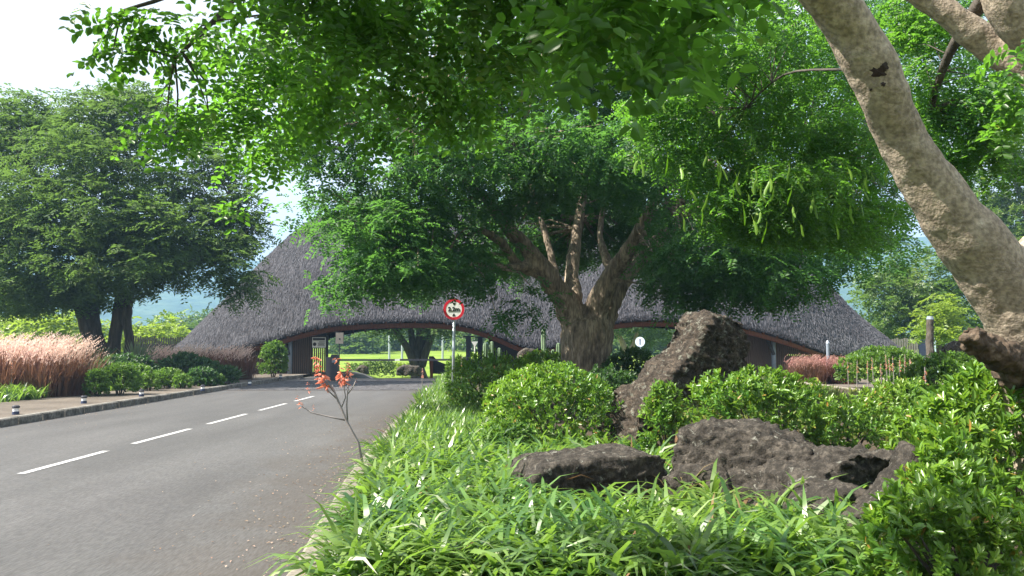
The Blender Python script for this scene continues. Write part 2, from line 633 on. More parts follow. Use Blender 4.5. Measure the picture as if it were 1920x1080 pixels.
def twigs_in(lobes, dens, hole=None, hole_f=1.3, seed=0, shell=2.4):
    """lobes: (centre, radii). returns twig points and outward directions"""
    Ps, Os = [], []
    for c, r in lobes:
        c, r = np.array(c, float), np.array(r, float)
        area = 4 * PI * ((r[0] * r[1]) ** 1.6 + (r[0] * r[2]) ** 1.6 + (r[1] * r[2]) ** 1.6) ** (1 / 1.6) / 3 ** (1 / 1.6)
        n = max(3, int(area * dens))
        d = rdir(n)
        rad = RNG.uniform(.02, 1, n) ** (1 / shell)
        rad *= 1 + .12 * blob_noise(d, 3.1, seed)
        Ps.append(c + d * rad[:, None] * r)
        Os.append(nrm(d / r))
    P, O = np.concatenate(Ps), np.concatenate(Os)
    if hole is not None:
        k = blob_noise(P, hole_f, seed) > hole
        P, O = P[k], O[k]
    return P, O


def pinnate(P, O, comp=5, pairs=6, rl=.3, L=.07, W=.033, droop=.35, shape='dia', jit=.18, flatten=.45):
    """sprays of compound leaves at the twig points"""
    n = len(P)
    P = np.repeat(P, comp, 0)
    O = np.repeat(O, comp, 0)
    m = len(P)
    P = P + RNG.normal(size=(m, 3)) * jit * np.array([1, 1, .55])
    R = O * .8 + rdir(m) * .9
    R[:, 2] = R[:, 2] * flatten - droop
    R = nrm(R)
    up = np.tile(np.array([0, 0, 1.0]), (m, 1)) + RNG.normal(size=(m, 3)) * .35
    S = nrm(np.cross(R, up))
    N = np.cross(S, R)
    N = N * np.sign(N[:, 2:3] + 1e-9)
    out = []
    rlv = rl * RNG.uniform(.7, 1.25, m)
    for k in range(pairs):
        f = (k + .6) / pairs
        sag = np.array([0, 0, -1.0]) * (rlv * .22 * f * f)[:, None]
        q = P + R * (rlv * f)[:, None] + sag
        for s in (-1, 1):
            d = S * s + R * .45 + RNG.normal(size=(m, 3)) * .16
            out.append((q, d, N + RNG.normal(size=(m, 3)) * .3))
    q = np.concatenate([o[0] for o in out])
    d = np.concatenate([o[1] for o in out])
    nn = np.concatenate([o[2] for o in out])
    k = len(q)
    s = RNG.uniform(.75, 1.2, k)
    return leaf_arrays(q, d, nn, L * s, W * s, shape=shape)


def solid(name, mb_list, m, voxel, disp, smooth_it=3, parent=None, extra=None):
    """closed lumps fused, softened and roughened"""
    me = MB()
    for b in mb_list:
        k = len(me.v)
        me.v += b.v
        me.f += [tuple(i + k for i in f) for f in b.f]
    src = bpy.data.objects.new('tmp', me.mesh('tmp'))
    COL.objects.link(src)
    r = src.modifiers.new('r', 'REMESH')
    r.mode = 'VOXEL'
    r.voxel_size = voxel
    s = src.modifiers.new('s', 'SMOOTH')
    s.iterations = smooth_it
    s.factor = .6
    dg = bpy.context.evaluated_depsgraph_get()
    dg.update()
    out = bpy.data.meshes.new_from_object(src.evaluated_get(dg))
    bpy.data.objects.remove(src)
    n = len(out.vertices)
    if disp:
        nv = [v.normal.copy() for v in out.vertices]
        for v, nn in zip(out.vertices, nv):
            v.co = v.co + nn * disp(v.co, nn)
    out.name = name
    out.materials.clear()
    o = put(name, out, m, parent, smooth=True)
    return o


def fbm(p, s, oct=4):
    return mnoise.fractal(p * s, 1.0, 2.1, oct)


# ------------------------------------------------------------------ the setting: ground, road, kerbs
def sheet(name, xs, ys, zf, m, uv=False):
    V = np.array([(x, y, zf(x, y)) for y in ys for x in xs], float)
    nx, ny = len(xs), len(ys)
    i = np.arange(nx - 1)[None, :] + (np.arange(ny - 1) * nx)[:, None]
    f = np.stack([i, i + 1, i + nx + 1, i + nx], -1).reshape(-1, 4)
    return put(name, np_mesh(name, V, [f]), m, kind='structure', smooth=True)


gx = sorted(set([-3500, -1500, -600, -250, -120, -60] + list(range(-40, 41, 1)) + [60, 120, 250, 600, 1500, 3500]))
gy = sorted(set([-60, -20] + list(range(-4, 41, 2)) + [x * .75 + 42 for x in range(36)] + [72, 80, 90, 105, 125, 146, 180, 250, 500, 1200, 2600]))
sheet('ground', gx, gy, lambda x, y: gz(x, y) - .03, M['lawn'])

KR = [(-4, -1.25), (0, -1.3), (6, -1.5), (7.8, -1.7), (10.5, -1.97), (12.3, -2.08), (17.3, -2.4), (25, -2.75), (36.5, -3.3), (42.5, -3.5), (44.5, -3.3)]
KL = [(-4, -9.6), (8, -9.95), (16.5, -10.25), (24, -10.55), (30, -10.8), (42, -11.2), (46, -11.2)]
rx_ = lambda y: interp(y, KR)
lx_ = lambda y: interp(y, KL)

ry = [-4 + k * 1.0 for k in range(48)] + [43.6, 45, 48, 52, 56, 60]
V, nx, RUV = [], 9, []
for y in ry:
    a, b = lx_(y), rx_(y)
    for k in range(nx):
        x = a + (b - a) * k / (nx - 1)
        V.append((x, y, gz(x, y) + .004))
        RUV.append((x - b, y))
i = np.arange(nx - 1)[None, :] + (np.arange(len(ry) - 1) * nx)[:, None]
road = put('road', np_mesh('road', V, [np.stack([i, i + 1, i + nx + 1, i + nx], -1).reshape(-1, 4)], RUV), M['asphalt'], kind='structure')

for (x0, y0, x1, y1) in ((-6.22, 10.95, -6.28, 13.35), (-6.3, 14.35, -6.34, 16.95), (-6.36, 18.0, -6.41, 20.75), (-6.43, 21.9, -6.47, 24.6), (-6.49, 25.7, -6.54, 28.3),
                         (-6.2, 7.4, -6.21, 9.9)):
    me = bpy.data.meshes.new('lane_marking')
    me.from_pydata([(x0 - .058, y0, .009), (x0 + .058, y0, .009), (x1 + .058, y1, .009), (x1 - .058, y1, .009)], [], [(0, 1, 2, 3)])
    put('lane_marking', me, M['marking'], road)

# cobbled band before the gate
cobbles = sheet('cobbled_strip', [-11.05, -3.3], [32.2, 41.6], lambda x, y: .007, M['soil'])
mb = MB()
y = 32.3
row = 0
while y < 41.4:
    x = -10.9 + (row % 2) * .14
    while x < -3.55 - .012 * (y - 36):
        h = .014 + random.random() * .016
        mb.box(x, x + .24, y, y + .17, .0, h)
        x += .275
    y += .2
    row += 1
put('cobble', mb.mesh(), M['cobble'], cobbles, kind='stuff')
# low black strip across the road at the crest
tag(put('black_strip', MB().prism([(-10.6, 42.75, 0), (-10.6, 43.25, 0), (-10.6, 43.15, .07), (-10.6, 42.85, .07)], (7.3, 0, 0)).mesh(), M['black']), 'long low black strip lying across the road in front of the gate', 'speed hump')

# kerbs, stone by stone
def kerb(name, fx, y0, y1, m, side, w=.16, h=.13):
    kk = bpy.data.objects.new(name, None)
    COL.objects.link(kk)
    kk['kind'] = 'structure'
    y = y0
    while y < y1:
        ln = .96
        a, b = Vector((fx(y + .012), y + .012, 0)), Vector((fx(y + ln), y + ln, 0))
        j = random.uniform(-.012, .012)
        mb = MB()
        o = Vector((side * w, 0, 0))
        pts = [(0, -.1), (0, h - .025), (.03, h), (w, h), (w, -.1)]
        n = len(pts)
        for p in (a, b):
            for (u, z) in pts:
                mb.v.append((p.x + side * u + j, p.y, z + j * .6))
        mb.f += [tuple(range(n)), tuple(n + q for q in reversed(range(n)))] + [(q, n + q, n + (q + 1) % n, (q + 1) % n) for q in range(n)]
        put('kerb_stone', mb.mesh(), m, kk)
        y += 1.0
    return kk


kerb('kerb', lx_, 6, 46, M['kerb'], -1, w=.2, h=.17)
kerb('kerb', rx_, 4, 43.5, M['kerb_pale'], 1, w=.22, h=.12)

# path behind the left kerb and soil of the beds
V, ys_ = [], [4 + k for k in range(43)] + [47.5, 49]
for y in ys_:
    V += [(lx_(y) - .205, y, .13), (lx_(y) - 3.0 - .25 * math.sin(y * .35), y, .13)]
i = np.arange(len(ys_) - 1)[:, None] * 2
put('path', np_mesh('path', V, [i + np.array([[1, 0, 2, 3]])]), M['path'], kind='structure')
V = []
for y in ys_:
    V += [(lx_(y) - 2.95, y, .1), (lx_(y) - 14, y, .1)]
put('planting_bed', np_mesh('bed', V, [i + np.array([[1, 0, 2, 3]])]), M['soil'], kind='structure')
V = []
ys2 = [-2 + k for k in range(52)]
for y in ys2:
    V += [(rx_(y) + .225, y, .085), (11.6 + .02 * y, y, .085)]
i = np.arange(len(ys2) - 1)[:, None] * 2
put('planting_bed', np_mesh('bed', V, [i + np.array([[0, 1, 3, 2]])]), M['soil'], kind='structure')
# exit road to the right of the island
V = []
for y in ys2:
    V += [(11.8 + .02 * y, y, .03), (16.6 + .03 * y, y, .03)]
put('road', np_mesh('road', V, [i + np.array([[0, 1, 3, 2]])]), M['path'], kind='structure')
kerb('kerb', lambda y: 11.6 + .02 * y, 14, 40, M['kerb_pale'], 1, w=.2, h=.14)
kerb('kerb', lambda y: 16.6 + .03 * y, 18, 42, M['kerb_pale'], 1, w=.2, h=.14)

# hills far behind
def hill_h(az, r):
    a = math.degrees(az)
    prof = interp(a, [(-75, 110), (-30, 165), (-22, 160), (-18, 150), (-14, 140), (-5, 150), (8, 165), (18, 180), (22, 185), (30, 185), (45, 170), (75, 140)])
    p = Vector((math.sin(az) * r, math.cos(az) * r, 0))
    t = sstep(700, 1650, r)
    return prof * t * (1 + .16 * fbm(p, .0016, 5)) + 8 * fbm(p, .012, 4) * t


azs = [math.radians(-75 + k * .75) for k in range(201)]
rs = [620, 700, 780, 860, 940, 1020, 1100, 1180, 1260, 1340, 1420, 1500, 1580, 1660, 1750, 1900]
V = [(math.sin(a) * r, math.cos(a) * r, hill_h(a, r) + (2 if r > 640 else -4)) for r in rs for a in azs]
i = np.arange(200)[None, :] + (np.arange(len(rs) - 1) * 201)[:, None]
put('hills', np_mesh('hills', V, [np.stack([i, i + 1, i + 202, i + 201], -1).reshape(-1, 4)]), M['hill'], kind='structure', smooth=True)

# ------------------------------------------------------------------ thatched gatehouse
YC = 53.0
XL, XR = -20.9, 24.3
XC, XH = (XL + XR) / 2, (XR - XL) / 2
EAVE_PX = [(330, 668), (400, 664), (450, 652), (500, 641), (540, 630), (570, 622), (620, 612), (690, 607.5), (760, 605.5), (830, 607), (880, 615), (930, 631), (960, 646),
           (985, 655), (1010, 657), (1040, 654), (1075, 640), (1110, 620), (1150, 608), (1200, 603), (1260, 604), (1330, 608), (1400, 616), (1440, 626), (1490, 640),
           (1530, 653), (1560, 664), (1600, 668), (1690, 672)]
EAVE = [((x - 960) / F * 46.6, .1 + EYE + (652 - y) / F * 46.6) for x, y in EAVE_PX]
RIDGE = [(-20.9, 1.5), (-19.2, 3.3), (-17.2, 5.3), (-15.9, 6.7), (-14.9, 7.7), (-13.9, 8.7), (-12, 9.9), (-9, 10.4), (2, 10.5), (13, 10.4), (16, 9.5), (18.6, 6.9), (19.9, 5.4),
         (21.2, 3.9), (22.5, 2.8), (23.9, 1.7), (24.3, 1.2)]


def roof_d(x):
    u = abs((x - XC) / XH)
    return 6.6 * max(0.0, 1 - u ** 2.6) ** .6 + .12


def roof_pt(x, t, off=0.0):
    """t -1 front eave .. 0 ridge .. 1 back eave"""
    e = max(.15, sinterp(x, EAVE))
    h = max(sinterp(x, RIDGE), e + .2)
    s = 1 - abs(t)
    z = e + (h - e) * (s + .06 * math.sin(PI * s)) - off
    return Vector((x, YC + roof_d(x) * t, z))


gate = thing('gatehouse', 'long grey thatched gatehouse with two low arches over the road', 'gatehouse', (XC, YC, 0))
NX, NT = 170, 44
xs = [XL + (XR - XL) * k / NX for k in range(NX + 1)]
ts = [-1 + 2 * k / NT for k in range(NT + 1)]
V, UV = [], []
for x in xs:
    acc = 0
    for k, t in enumerate(ts):
        p = roof_pt(x, t)
        b = .07 * fbm(p, 1.4, 3)
        V.append((p.x, p.y, p.z + b))
        UV.append((x, p.z * 1.2 + abs(t) * .5))
n = NT + 1
i = np.arange(NT)[None, :] + (np.arange(NX) * n)[:, None]
Fc = [np.stack([i, i + n, i + n + 1, i + 1], -1).reshape(-1, 4)]
# thick lip of the eaves
base = len(V)
for x in xs:
    for t, sgn in ((-1, 1), (1, -1)):
        p = roof_pt(x, t)
        w = min(.5, roof_d(x) * .3)
        V.append((p.x, p.y + sgn * w, p.z - .08))
        UV.append((x, p.z * 1.2 + .3))
k_ = np.arange(NX)
Fc.append(np.stack([k_ * n, base + k_ * 2, base + (k_ + 1) * 2, (k_ + 1) * n], -1))
Fc.append(np.stack([k_ * n + NT, (k_ + 1) * n + NT, base + (k_ + 1) * 2 + 1, base + k_ * 2 + 1], -1))
thatch = put('thatch_roof', np_mesh('thatch', V, Fc, UV), M['thatch'], gate, smooth=True)
# loose straw ends over the thatch
ns = 52000
X = RNG.uniform(XL + .15, XR - .15, ns)
T = -RNG.uniform(0.0, 1, ns)
P = np.array([tuple(roof_pt(x, t)) for x, t in zip(X, T)])
Q = np.array([tuple(roof_pt(x, max(-1, t - .04))) for x, t in zip(X, T)])
D = nrm(Q - P + np.array([0, 0, -1e-4])) + RNG.normal(size=(ns, 3)) * .22
N = np.tile(np.array([0, -.75, .65]), (ns, 1))
P = P + N * RNG.uniform(.01, .06, ns)[:, None] - D * .1
me = leaf_mesh('straw', P, D, N, RNG.uniform(.14, .36, ns), RNG.uniform(.018, .042, ns), shape='dia', fold=.2, bend=-.05)
put('thatch_straw', me, M['straw'], gate, kind='stuff')
# fringe hanging along the front eave
nf = 9000
X = RNG.uniform(XL + .3, XR - .3, nf)
P = np.array([tuple(roof_pt(x, -1)) for x in X]) + RNG.normal(size=(nf, 3)) * np.array([.02, .07, .03])
D = np.tile(np.array([0, -.25, -1.0]), (nf, 1)) + RNG.normal(size=(nf, 3)) * .22
put('thatch_fringe', leaf_mesh('fringe', P - D * .12, D, np.tile(np.array([0, -1.0, .2]), (nf, 1)), RNG.uniform(.07, .16, nf), .035, shape='dia'), M['straw'], gate, kind='stuff')
# timber lining below the thatch, rafters and purlins
V = []
for x in xs:
    for t in (-.93, -.5, -.02, .02, .5, .93):
        p = roof_pt(x, t, .3)
        V.append(tuple(p))
i = np.arange(5)[None, :] + (np.arange(NX) * 6)[:, None]
put('ceiling_lining', np_mesh('lining', V, [np.stack([i, i + 1, i + 7, i + 6], -1).reshape(-1, 4)]), M['redwood'], gate)
x = -16.5
while x < 20:
    if sinterp(x, EAVE) > 1.55:
        for s in (-1, 1):
            mb = MB()
            mb.bar(roof_pt(x, s * .985, .22), roof_pt(x, s * .06, .42), .1, .2)
            put('rafter', mb.mesh(), M['redwood'], gate)
    x += .8
for t in (-.93, -.84, -.75, -.66, .66, .75, .84, .93):
    pts = [roof_pt(XL + 3 + (XR - XL - 6) * k / 60, t, .34) for k in range(61)]
    put('purlin', MB().tube(pts, .05, 5).mesh(), M['slat'], gate)

V = []
for x in xs:
    for (t, dz) in ((-.955, -.1), (-.955, -.36), (-.93, -.36), (-.93, -.1)):
        p = roof_pt(x, t)
        e_ = roof_pt(x, -1).z
        V.append((p.x, p.y, max(e_ + dz, -.1)))
i = np.arange(NX)[:, None] * 4
put('arch_beam', np_mesh('beam', V, [i + np.array([[0, 1, 5, 4]]), i + np.array([[1, 2, 6, 5]]), i + np.array([[2, 3, 7, 6]])]), M['redwood'], gate)
# slatted walls
slat_me = MB().box(-.035, .035, -.03, .03, 0, 1).mesh('slat')
slat_me.materials.append(M['slat'])


def slat_wall(x0, x1, y, top=None, step=.118, z0=-.05, gap=None):
    x = x0
    while x <= x1:
        h = (top if top else min(2.5, sinterp(x, EAVE) - .1 + .25)) - z0
        if h > .3:
            piece('slat', slat_me, gate, (x, y, z0), (0, 0, 0), (1, 1, h))
        x += step


slat_wall(-16.2, -12.85, 48.9)
slat_wall(-12.4, -10.6, 48.6, 2.28)
slat_wall(12.7, 19.2, 48.8)
put('wall', MB().box(-16.3, -11.75, 49.05, 49.13, -.05, 1.6).box(-12.8, -11.45, 49.132, 49.2, -.05, 2.6).mesh(), M['dark'], gate)
put('wall', MB().box(12.6, 19.3, 49.0, 49.1, -.05, 1.15).box(12.6, 15.8, 49.102, 49.2, -.05, 2.3).mesh(), M['slat'], gate)
mb = MB()
mb.box(-12.75, -10.5, 48.55, 48.67, 2.285, 2.5).box(-10.56, -10.44, 48.5, 48.64, -.1, 2.28)
put('wall_frame', mb.mesh(), M['dark'], gate)
put('wall_frame', MB().box(12.5, 14.1, 48.5, 48.62, 2.25, 2.55).mesh(), M['redwood'], gate)
for (px, y, w) in ((545, 48.2, .25), (1449, 48.3, .26)):
    x = (px - 960) / F * y
    put('post', MB().tube([(x, y, -.1), (x, y, sinterp(x, EAVE) + .35)], w / 2, 10).mesh(), M['bluegrey'], gate, smooth=True)
    put('brace', MB().bar((x - .45, y - .1, sinterp(x, EAVE) + .05), (x - .02, y - .14, 1.2), .12, .16).mesh(), M['dark'], gate)
# room in the middle between the arches
put('kiosk_wall', MB().box(-1.3, 4.6, 48.2, 57, -.8, 2.1).mesh(), M['dark'], gate)
put('kiosk_window', MB().box(-1.36, -1.302, 50, 53, .9, 1.9).mesh(), M['bluegrey'], gate)
for x, y in ((-2.5, 49.2), (-1.95, 52.5)):
    put('post', MB().box(x - .14, x + .14, y - .14, y + .14, -.8, 2.2).box(x - .3, x + .3, y - .2, y + .2, 2.2, 2.28).mesh(), M['navy'], gate)
put('kiosk_counter', MB().box(-2.9, -1.31, 48.5, 49.05, -.8, .95).mesh(), M['navy'], gate)

# ------------------------------------------------------------------ signs and gate furniture
def text_mesh(s, size, font_off=0.0):
    cu = bpy.data.curves.new('text', 'FONT')
    cu.body = s
    cu.size = size
    cu.align_x = 'CENTER'
    cu.align_y = 'CENTER'
    cu.extrude = .003
    cu.offset = font_off
    o = bpy.data.objects.new('text', cu)
    COL.objects.link(o)
    dg = bpy.context.evaluated_depsgraph_get()
    dg.update()
    me = bpy.data.meshes.new_from_object(o.evaluated_get(dg))
    bpy.data.objects.remove(o)
    return me


SY = 25.0
sc_ = at(851, 580, SY)
sgn = thing('height_limit_sign', 'round red and white height limit sign reading 2.2m on a steel post', 'road sign', (sc_.x, SY, .08))
put('post', MB().tube([(sc_.x - .03, SY + .05, 0), (sc_.x + .01, SY + .05, sc_.z + .1)], .04, 10).mesh(), M['galv'], sgn, smooth=True)
face = put('sign_face', MB().disc((sc_.x, SY, sc_.z), .25, .012).mesh(), M['white'], sgn)
put('rim', MB().disc((sc_.x, SY - .004, sc_.z), .31, .02, r0=.235).mesh(), M['red'], sgn)
put('back_plate', MB().disc((sc_.x, SY + .022, sc_.z), .3, .02).mesh(), M['galv'], sgn)
tm = text_mesh('2.2m', .175, .006)
tm.transform(Matrix.Translation((sc_.x, SY - .006, sc_.z)) @ Matrix.Rotation(PI / 2, 4, 'X'))
put('lettering', tm, M['black'], face)
for s in (1, -1):
    z = sc_.z + s * .2
    put('arrow', MB().prism([(sc_.x - .05, SY - .003, z), (sc_.x + .05, SY - .003, z), (sc_.x, SY - .003, z - s * .09)], (0, -.004, 0)).mesh(), M['black'], face)

sgn.rotation_euler.z = -.04
nb = at(598, 642, 48.3)
nbd = thing('notice_board', 'white notice board with dark header and round emblem on the slatted wall', 'notice board', (nb.x, 48.3, nb.z - .3))
bd = put('board', MB().box(nb.x - .38, nb.x + .38, 48.3, 48.34, nb.z - .29, nb.z + .29).mesh(), M['white'], nbd)
put('frame', MB().box(nb.x - .41, nb.x + .41, 48.345, 48.38, nb.z - .32, nb.z + .32).mesh(), M['black'], nbd)
put('header_print', MB().box(nb.x - .34, nb.x + .34, 48.293, 48.299, nb.z + .11, nb.z + .25).mesh(), M['charcoal'], bd)
put('emblem', MB().disc((nb.x - .24, 48.296, nb.z - .1), .1, .004, sides=20).disc((nb.x - .24, 48.290, nb.z - .06), .035, .004, sides=12).mesh(), M['black'], bd)
mb = MB()
for k, (a, b) in enumerate(((.0, .34), (-.06, .34), (-.04, .32), (-.06, .34))):
    mb.box(nb.x + a, nb.x + b, 48.293, 48.299, nb.z + .03 - k * .075 - .02, nb.z + .03 - k * .075 + .02)
put('text_print', mb.mesh(), M['charcoal'], bd)

# ticket pillar, booms, hanging box
tp = at(627, 716, 40.5)
tkt = thing('ticket_pillar', 'dark charcoal ticket machine pillar at the gate entrance', 'ticket machine', (tp.x, 40.5, 0))
put('body', MB().prism([(tp.x - .17, 40.35, 0), (tp.x + .17, 40.35, 0), (tp.x + .17, 40.35, 1.2), (tp.x + .1, 40.35, 1.28), (tp.x - .12, 40.35, 1.28), (tp.x - .17, 40.35, 1.2)], (0, .45, 0)).mesh(), M['charcoal'], tkt)
put('screen', MB().box(tp.x - .1, tp.x + .1, 40.33, 40.349, .9, 1.1).mesh(), M['bluegrey'], tkt)
put('plinth', MB().box(tp.x - .25, tp.x + .25, 40.25, 40.9, -.02, .06).mesh(), M['kerb'], tkt)


def boom(x0, x1, y, z, label):
    b = thing('boom_barrier', label, 'barrier', (x0, y, gz(x0, y)), 'boom barriers under the left arch')
    put('boom', MB().bar((x0, y, z), (x1, y, z), .05, .1).mesh(), M['charcoal'], b)
    put('housing', MB().box(x0 - .18, x0 + .18, y + .06, y + .4, gz(x0, y) - .1, z + .15).mesh(), M['charcoal'], b)
    put('tip', MB().bar((x1, y, z), (x1 + (.12 if x1 > x0 else -.12), y, z), .05, .1).mesh(), M['white'], b)
    return b


zb = at(700, 675, 45).z
boom(at(637, 0, 45).x - .3, at(747, 0, 45).x, 45, zb, 'dark boom across the left half of the left arch')
boom(at(872, 0, 45.5).x, at(756, 0, 45.5).x, 45.5, zb, 'dark boom across the right half of the left arch')
hb = at(637, 634, 46)
cb = thing('control_box', 'grey box on a thin dark pole below the arch rafters', 'control box', (hb.x, 46, gz(hb.x, 46)))
put('box', MB().box(hb.x - .2, hb.x + .2, 45.9, 46.1, hb.z - .3, hb.z + .3).mesh(), M['grey'], cb)
put('camera_lens', MB().disc((hb.x + .02, 45.895, hb.z - .05), .05, .01, sides=14).mesh(), M['black'], cb)
put('pole', MB().tube([(hb.x - .02, 46.03, -.2), (hb.x - .02, 46.03, hb.z - .3)], .03, 8).mesh(), M['charcoal'], cb)

# round pale sign behind the standing rock
rs_ = at(1200, 641, 33)
rsn = thing('round_sign', 'small round pale blue sign on a thin post beside the standing rock', 'road sign', (rs_.x, 33, .08))
put('sign_face', MB().disc((rs_.x, 33, rs_.z), .19, .015).mesh(), M['signpale'], rsn)
put('post', MB().tube([(rs_.x, 33.04, 0), (rs_.x, 33.04, rs_.z)], .025, 8).mesh(), M['signpale'], rsn)
put('marking', MB().box(rs_.x - .018, rs_.x + .018, 32.992, 32.998, rs_.z - .11, rs_.z + .11).box(rs_.x - .035, rs_.x + .035, 32.993, 32.997, rs_.z + .075, rs_.z + .09).mesh(), M['navy'], rsn)
rsn.rotation_euler.z = -.4
# back of a give-way sign beyond the gate
gw = at(890, 645, 62)
gws = thing('yield_sign', 'pale downward triangle sign on a post beyond the left arch', 'road sign', (gw.x, 62, gz(gw.x, 62)))
put('sign_face', MB().prism([(gw.x - .24, 62, gw.z + .18), (gw.x + .24, 62, gw.z + .18), (gw.x, 62, gw.z - .24)], (0, .02, 0)).mesh(), M['white'], gws)
put('post', MB().tube([(gw.x, 62.05, gz(gw.x, 62)), (gw.x, 62.05, gw.z)], .04, 8).mesh(), M['white'], gws)
# pale poles on the lawn
for px, top, lab in ((730, 560, 'pale lamp pole left of the tree on the lawn'), (754, 644, 'short pale post just left of the tree on the lawn'), (830, 560, 'pale lamp pole right of the tree on the lawn')):
    p = at(px, 655, 100)
    pl = thing('lamp_pole', lab, 'pole', (p.x, 100, gz(p.x, 100)), 'pale poles on the lawn')
    zt = at(px, top, 100).z
    put('pole', MB().tube([(p.x, 100, gz(p.x, 100)), (p.x, 100, zt)], .13, 8).mesh(), M['galv'], pl)
    put('base_plate', MB().disc((p.x, 100, gz(p.x, 100) + .1), .25, .1, ax=Vector((0.001, 0, 1)), sides=10).mesh(), M['galv'], pl)
    if top < 600:
        put('lamp_head', MB().box(p.x - .15, p.x + .9, 99.85, 100.15, zt, zt + .14).mesh(), M['galv'], pl)

# low dark wall with a dipping top beyond the gate
pts = [at(x, y, 50.5) for x, y in ((804, 668), (812, 668), (820, 677), (832, 682), (846, 684), (848, 703), (806, 700))]
lw = tag(put('curved_wall', MB().prism(pts, (0, .3, 0)).mesh(), M['dark']), 'low dark wall with a dipping top edge under the left arch', 'wall')
pr = at(809, 672, 50.3)
tag(put('timber_post', MB().tube([(pr.x, 50.3, -.6), (pr.x + .02, 50.3, pr.z)], .09, 8).mesh(), M['rust']), 'rust red timber post in front of the low dark wall', 'post')

# short kerb-side lights
def path_light(px, py, lab):
    Y = EYE * F / (py - 652) * .985
    x = at(px, py, Y).x
    t = thing('path_light', lab, 'path light', (x, Y, .13), 'short path lights along the left kerb')
    put('base', MB().tube([(x, Y, .13), (x, Y, .2)], [.075, .07], 12).mesh(), M['navy'], t, smooth=False)
    put('band', MB().tube([(x, Y, .2), (x, Y, .275)], .062, 12).mesh(), M['white'], t)
    put('cap', MB().tube([(x, Y, .275), (x, Y, .315), (x, Y, .335)], [.08, .078, .05], 12).mesh(), M['charcoal'], t)


for px, py, lab in ((29, 785, 'path light nearest the pink fountain grass, first along the kerb'), (157, 763, 'path light second along the kerb, beside the bright round shrub'),
                    (265, 749, 'path light third along the kerb from the fountain grass'), (380, 738, 'path light fourth along the kerb from the fountain grass'),
                    (468, 727, 'path light second nearest the gatehouse'), (526, 713.5, 'path light nearest the gatehouse wall')):
    path_light(px, py, lab)

# fences right and left of the gatehouse
def fence(x0, x1, y, h, m, label, blue=False):
    f = thing('slat_fence', label, 'fence', ((x0 + x1) / 2, y, 0))
    me = MB().box(-.05, .05, -.015, .015, 0, h).mesh('fence_slat')
    me.materials.append(m)
    x = x0
    while x < x1:
        piece('slat', me, f, (x, y, 0), (0, 0, 0), (1, 1, random.uniform(.96, 1.03)))
        x += .15
    put('rail', MB().box(x0, x1, y + .016, y + .07, h * .7, h * .8).box(x0, x1, y + .016, y + .07, h * .2, h * .3).mesh(), M['charcoal'], f)
    if blue:
        put('panel', MB().box(x1, x1 + .9, y, y + .05, 0, h).mesh(), M['navy'], f)
        put('post', MB().box(x1 + .9, x1 + 1.15, y - .05, y + .1, 0, h + .05).mesh(), M['signpale'], f)
    return f


fence(23.6, 25.2, 53, 2.15, M['grey'], 'grey slatted fence with a blue post beside the right roof end', True)
fence(-24.5, -20.6, 55, 2.3, M['dark'], 'dark slatted fence beside the left roof end')

# standing timber post right
dp = at(1745, 672, 30)
t = thing('timber_post', 'tall dark weathered timber post standing among the right shrubs', 'post', (dp.x, 30, 0))
solid('post', [MB().tube([(dp.x - .1, 30, -.1), (dp.x - .04, 30, .8), at(1744, 598, 30)], [.2, .16, .12], 10)], M['bark_dark'], .04, lambda p, n: .03 * fbm(p, 4), 1, t)
put('cap', MB().tube([at(1744, 599, 30), at(1744, 593, 30)], [.13, .1], 10).mesh(), M['bluegrey'], t)
bp_ = at(1552, 650, 38)
t = thing('marker_post', 'slim blue grey marker post in the red grass by the right thatch', 'post', (bp_.x, 38, 0))
put('shaft', MB().tube([(bp_.x, 38, -.05), (bp_.x, 38, bp_.z + .15)], .07, 10).mesh(), M['bluegrey'], t)
put('cap', MB().tube([(bp_.x, 38, bp_.z + .15), (bp_.x, 38, bp_.z + .27)], [.09, .05], 10).mesh(), M['galv'], t)


# ------------------------------------------------------------------ rocks
def slab(name, label, outline, Y, thick, yaw=0.0, voxel=.045, amp=.06, m='rock', lean=0.0, freq=1.6, strat=0.0):
    """a boulder cut from an outline with real thickness, turned by yaw about its middle"""
    pts = [at(x, y, Y) for x, y in outline]
    c = sum(pts, Vector()) / len(pts)
    P = [Vector((p.x - c.x, 0, p.z)) for p in pts]
    cy = math.cos(yaw)
    P = [Vector((p.x / max(.5, cy), 0, p.z)) for p in P]
    R = Matrix.Rotation(yaw, 3, 'Z')
    f = [R @ Vector((p.x, -thick / 2 + lean * p.z, p.z)) + Vector((c.x, Y + thick * .5, 0)) for p in P]
    off = R @ Vector((0, thick, 0))

    def d(p, n):
        r = amp * fbm(p + Vector((Y, 3, 1)), freq, 4)
        q = Vector((p.x, p.y, p.z * 2.2))
        r -= amp * .8 * (abs(fbm(q + Vector((7, Y, 2)), freq * 2.0, 4)) - .3)
        r -= amp * .5 * (abs(fbm(q + Vector((1, Y, 5)), freq * 5, 4)) - .3)
        if strat:
            r += strat * math.sin(p.z * 34 + p.x * 7 + 4 * fbm(p, 2, 3))
        return r
    o = solid(name, [MB().prism(f, off)], M[m], voxel, d, 4)
    return tag(o, label, 'rock')


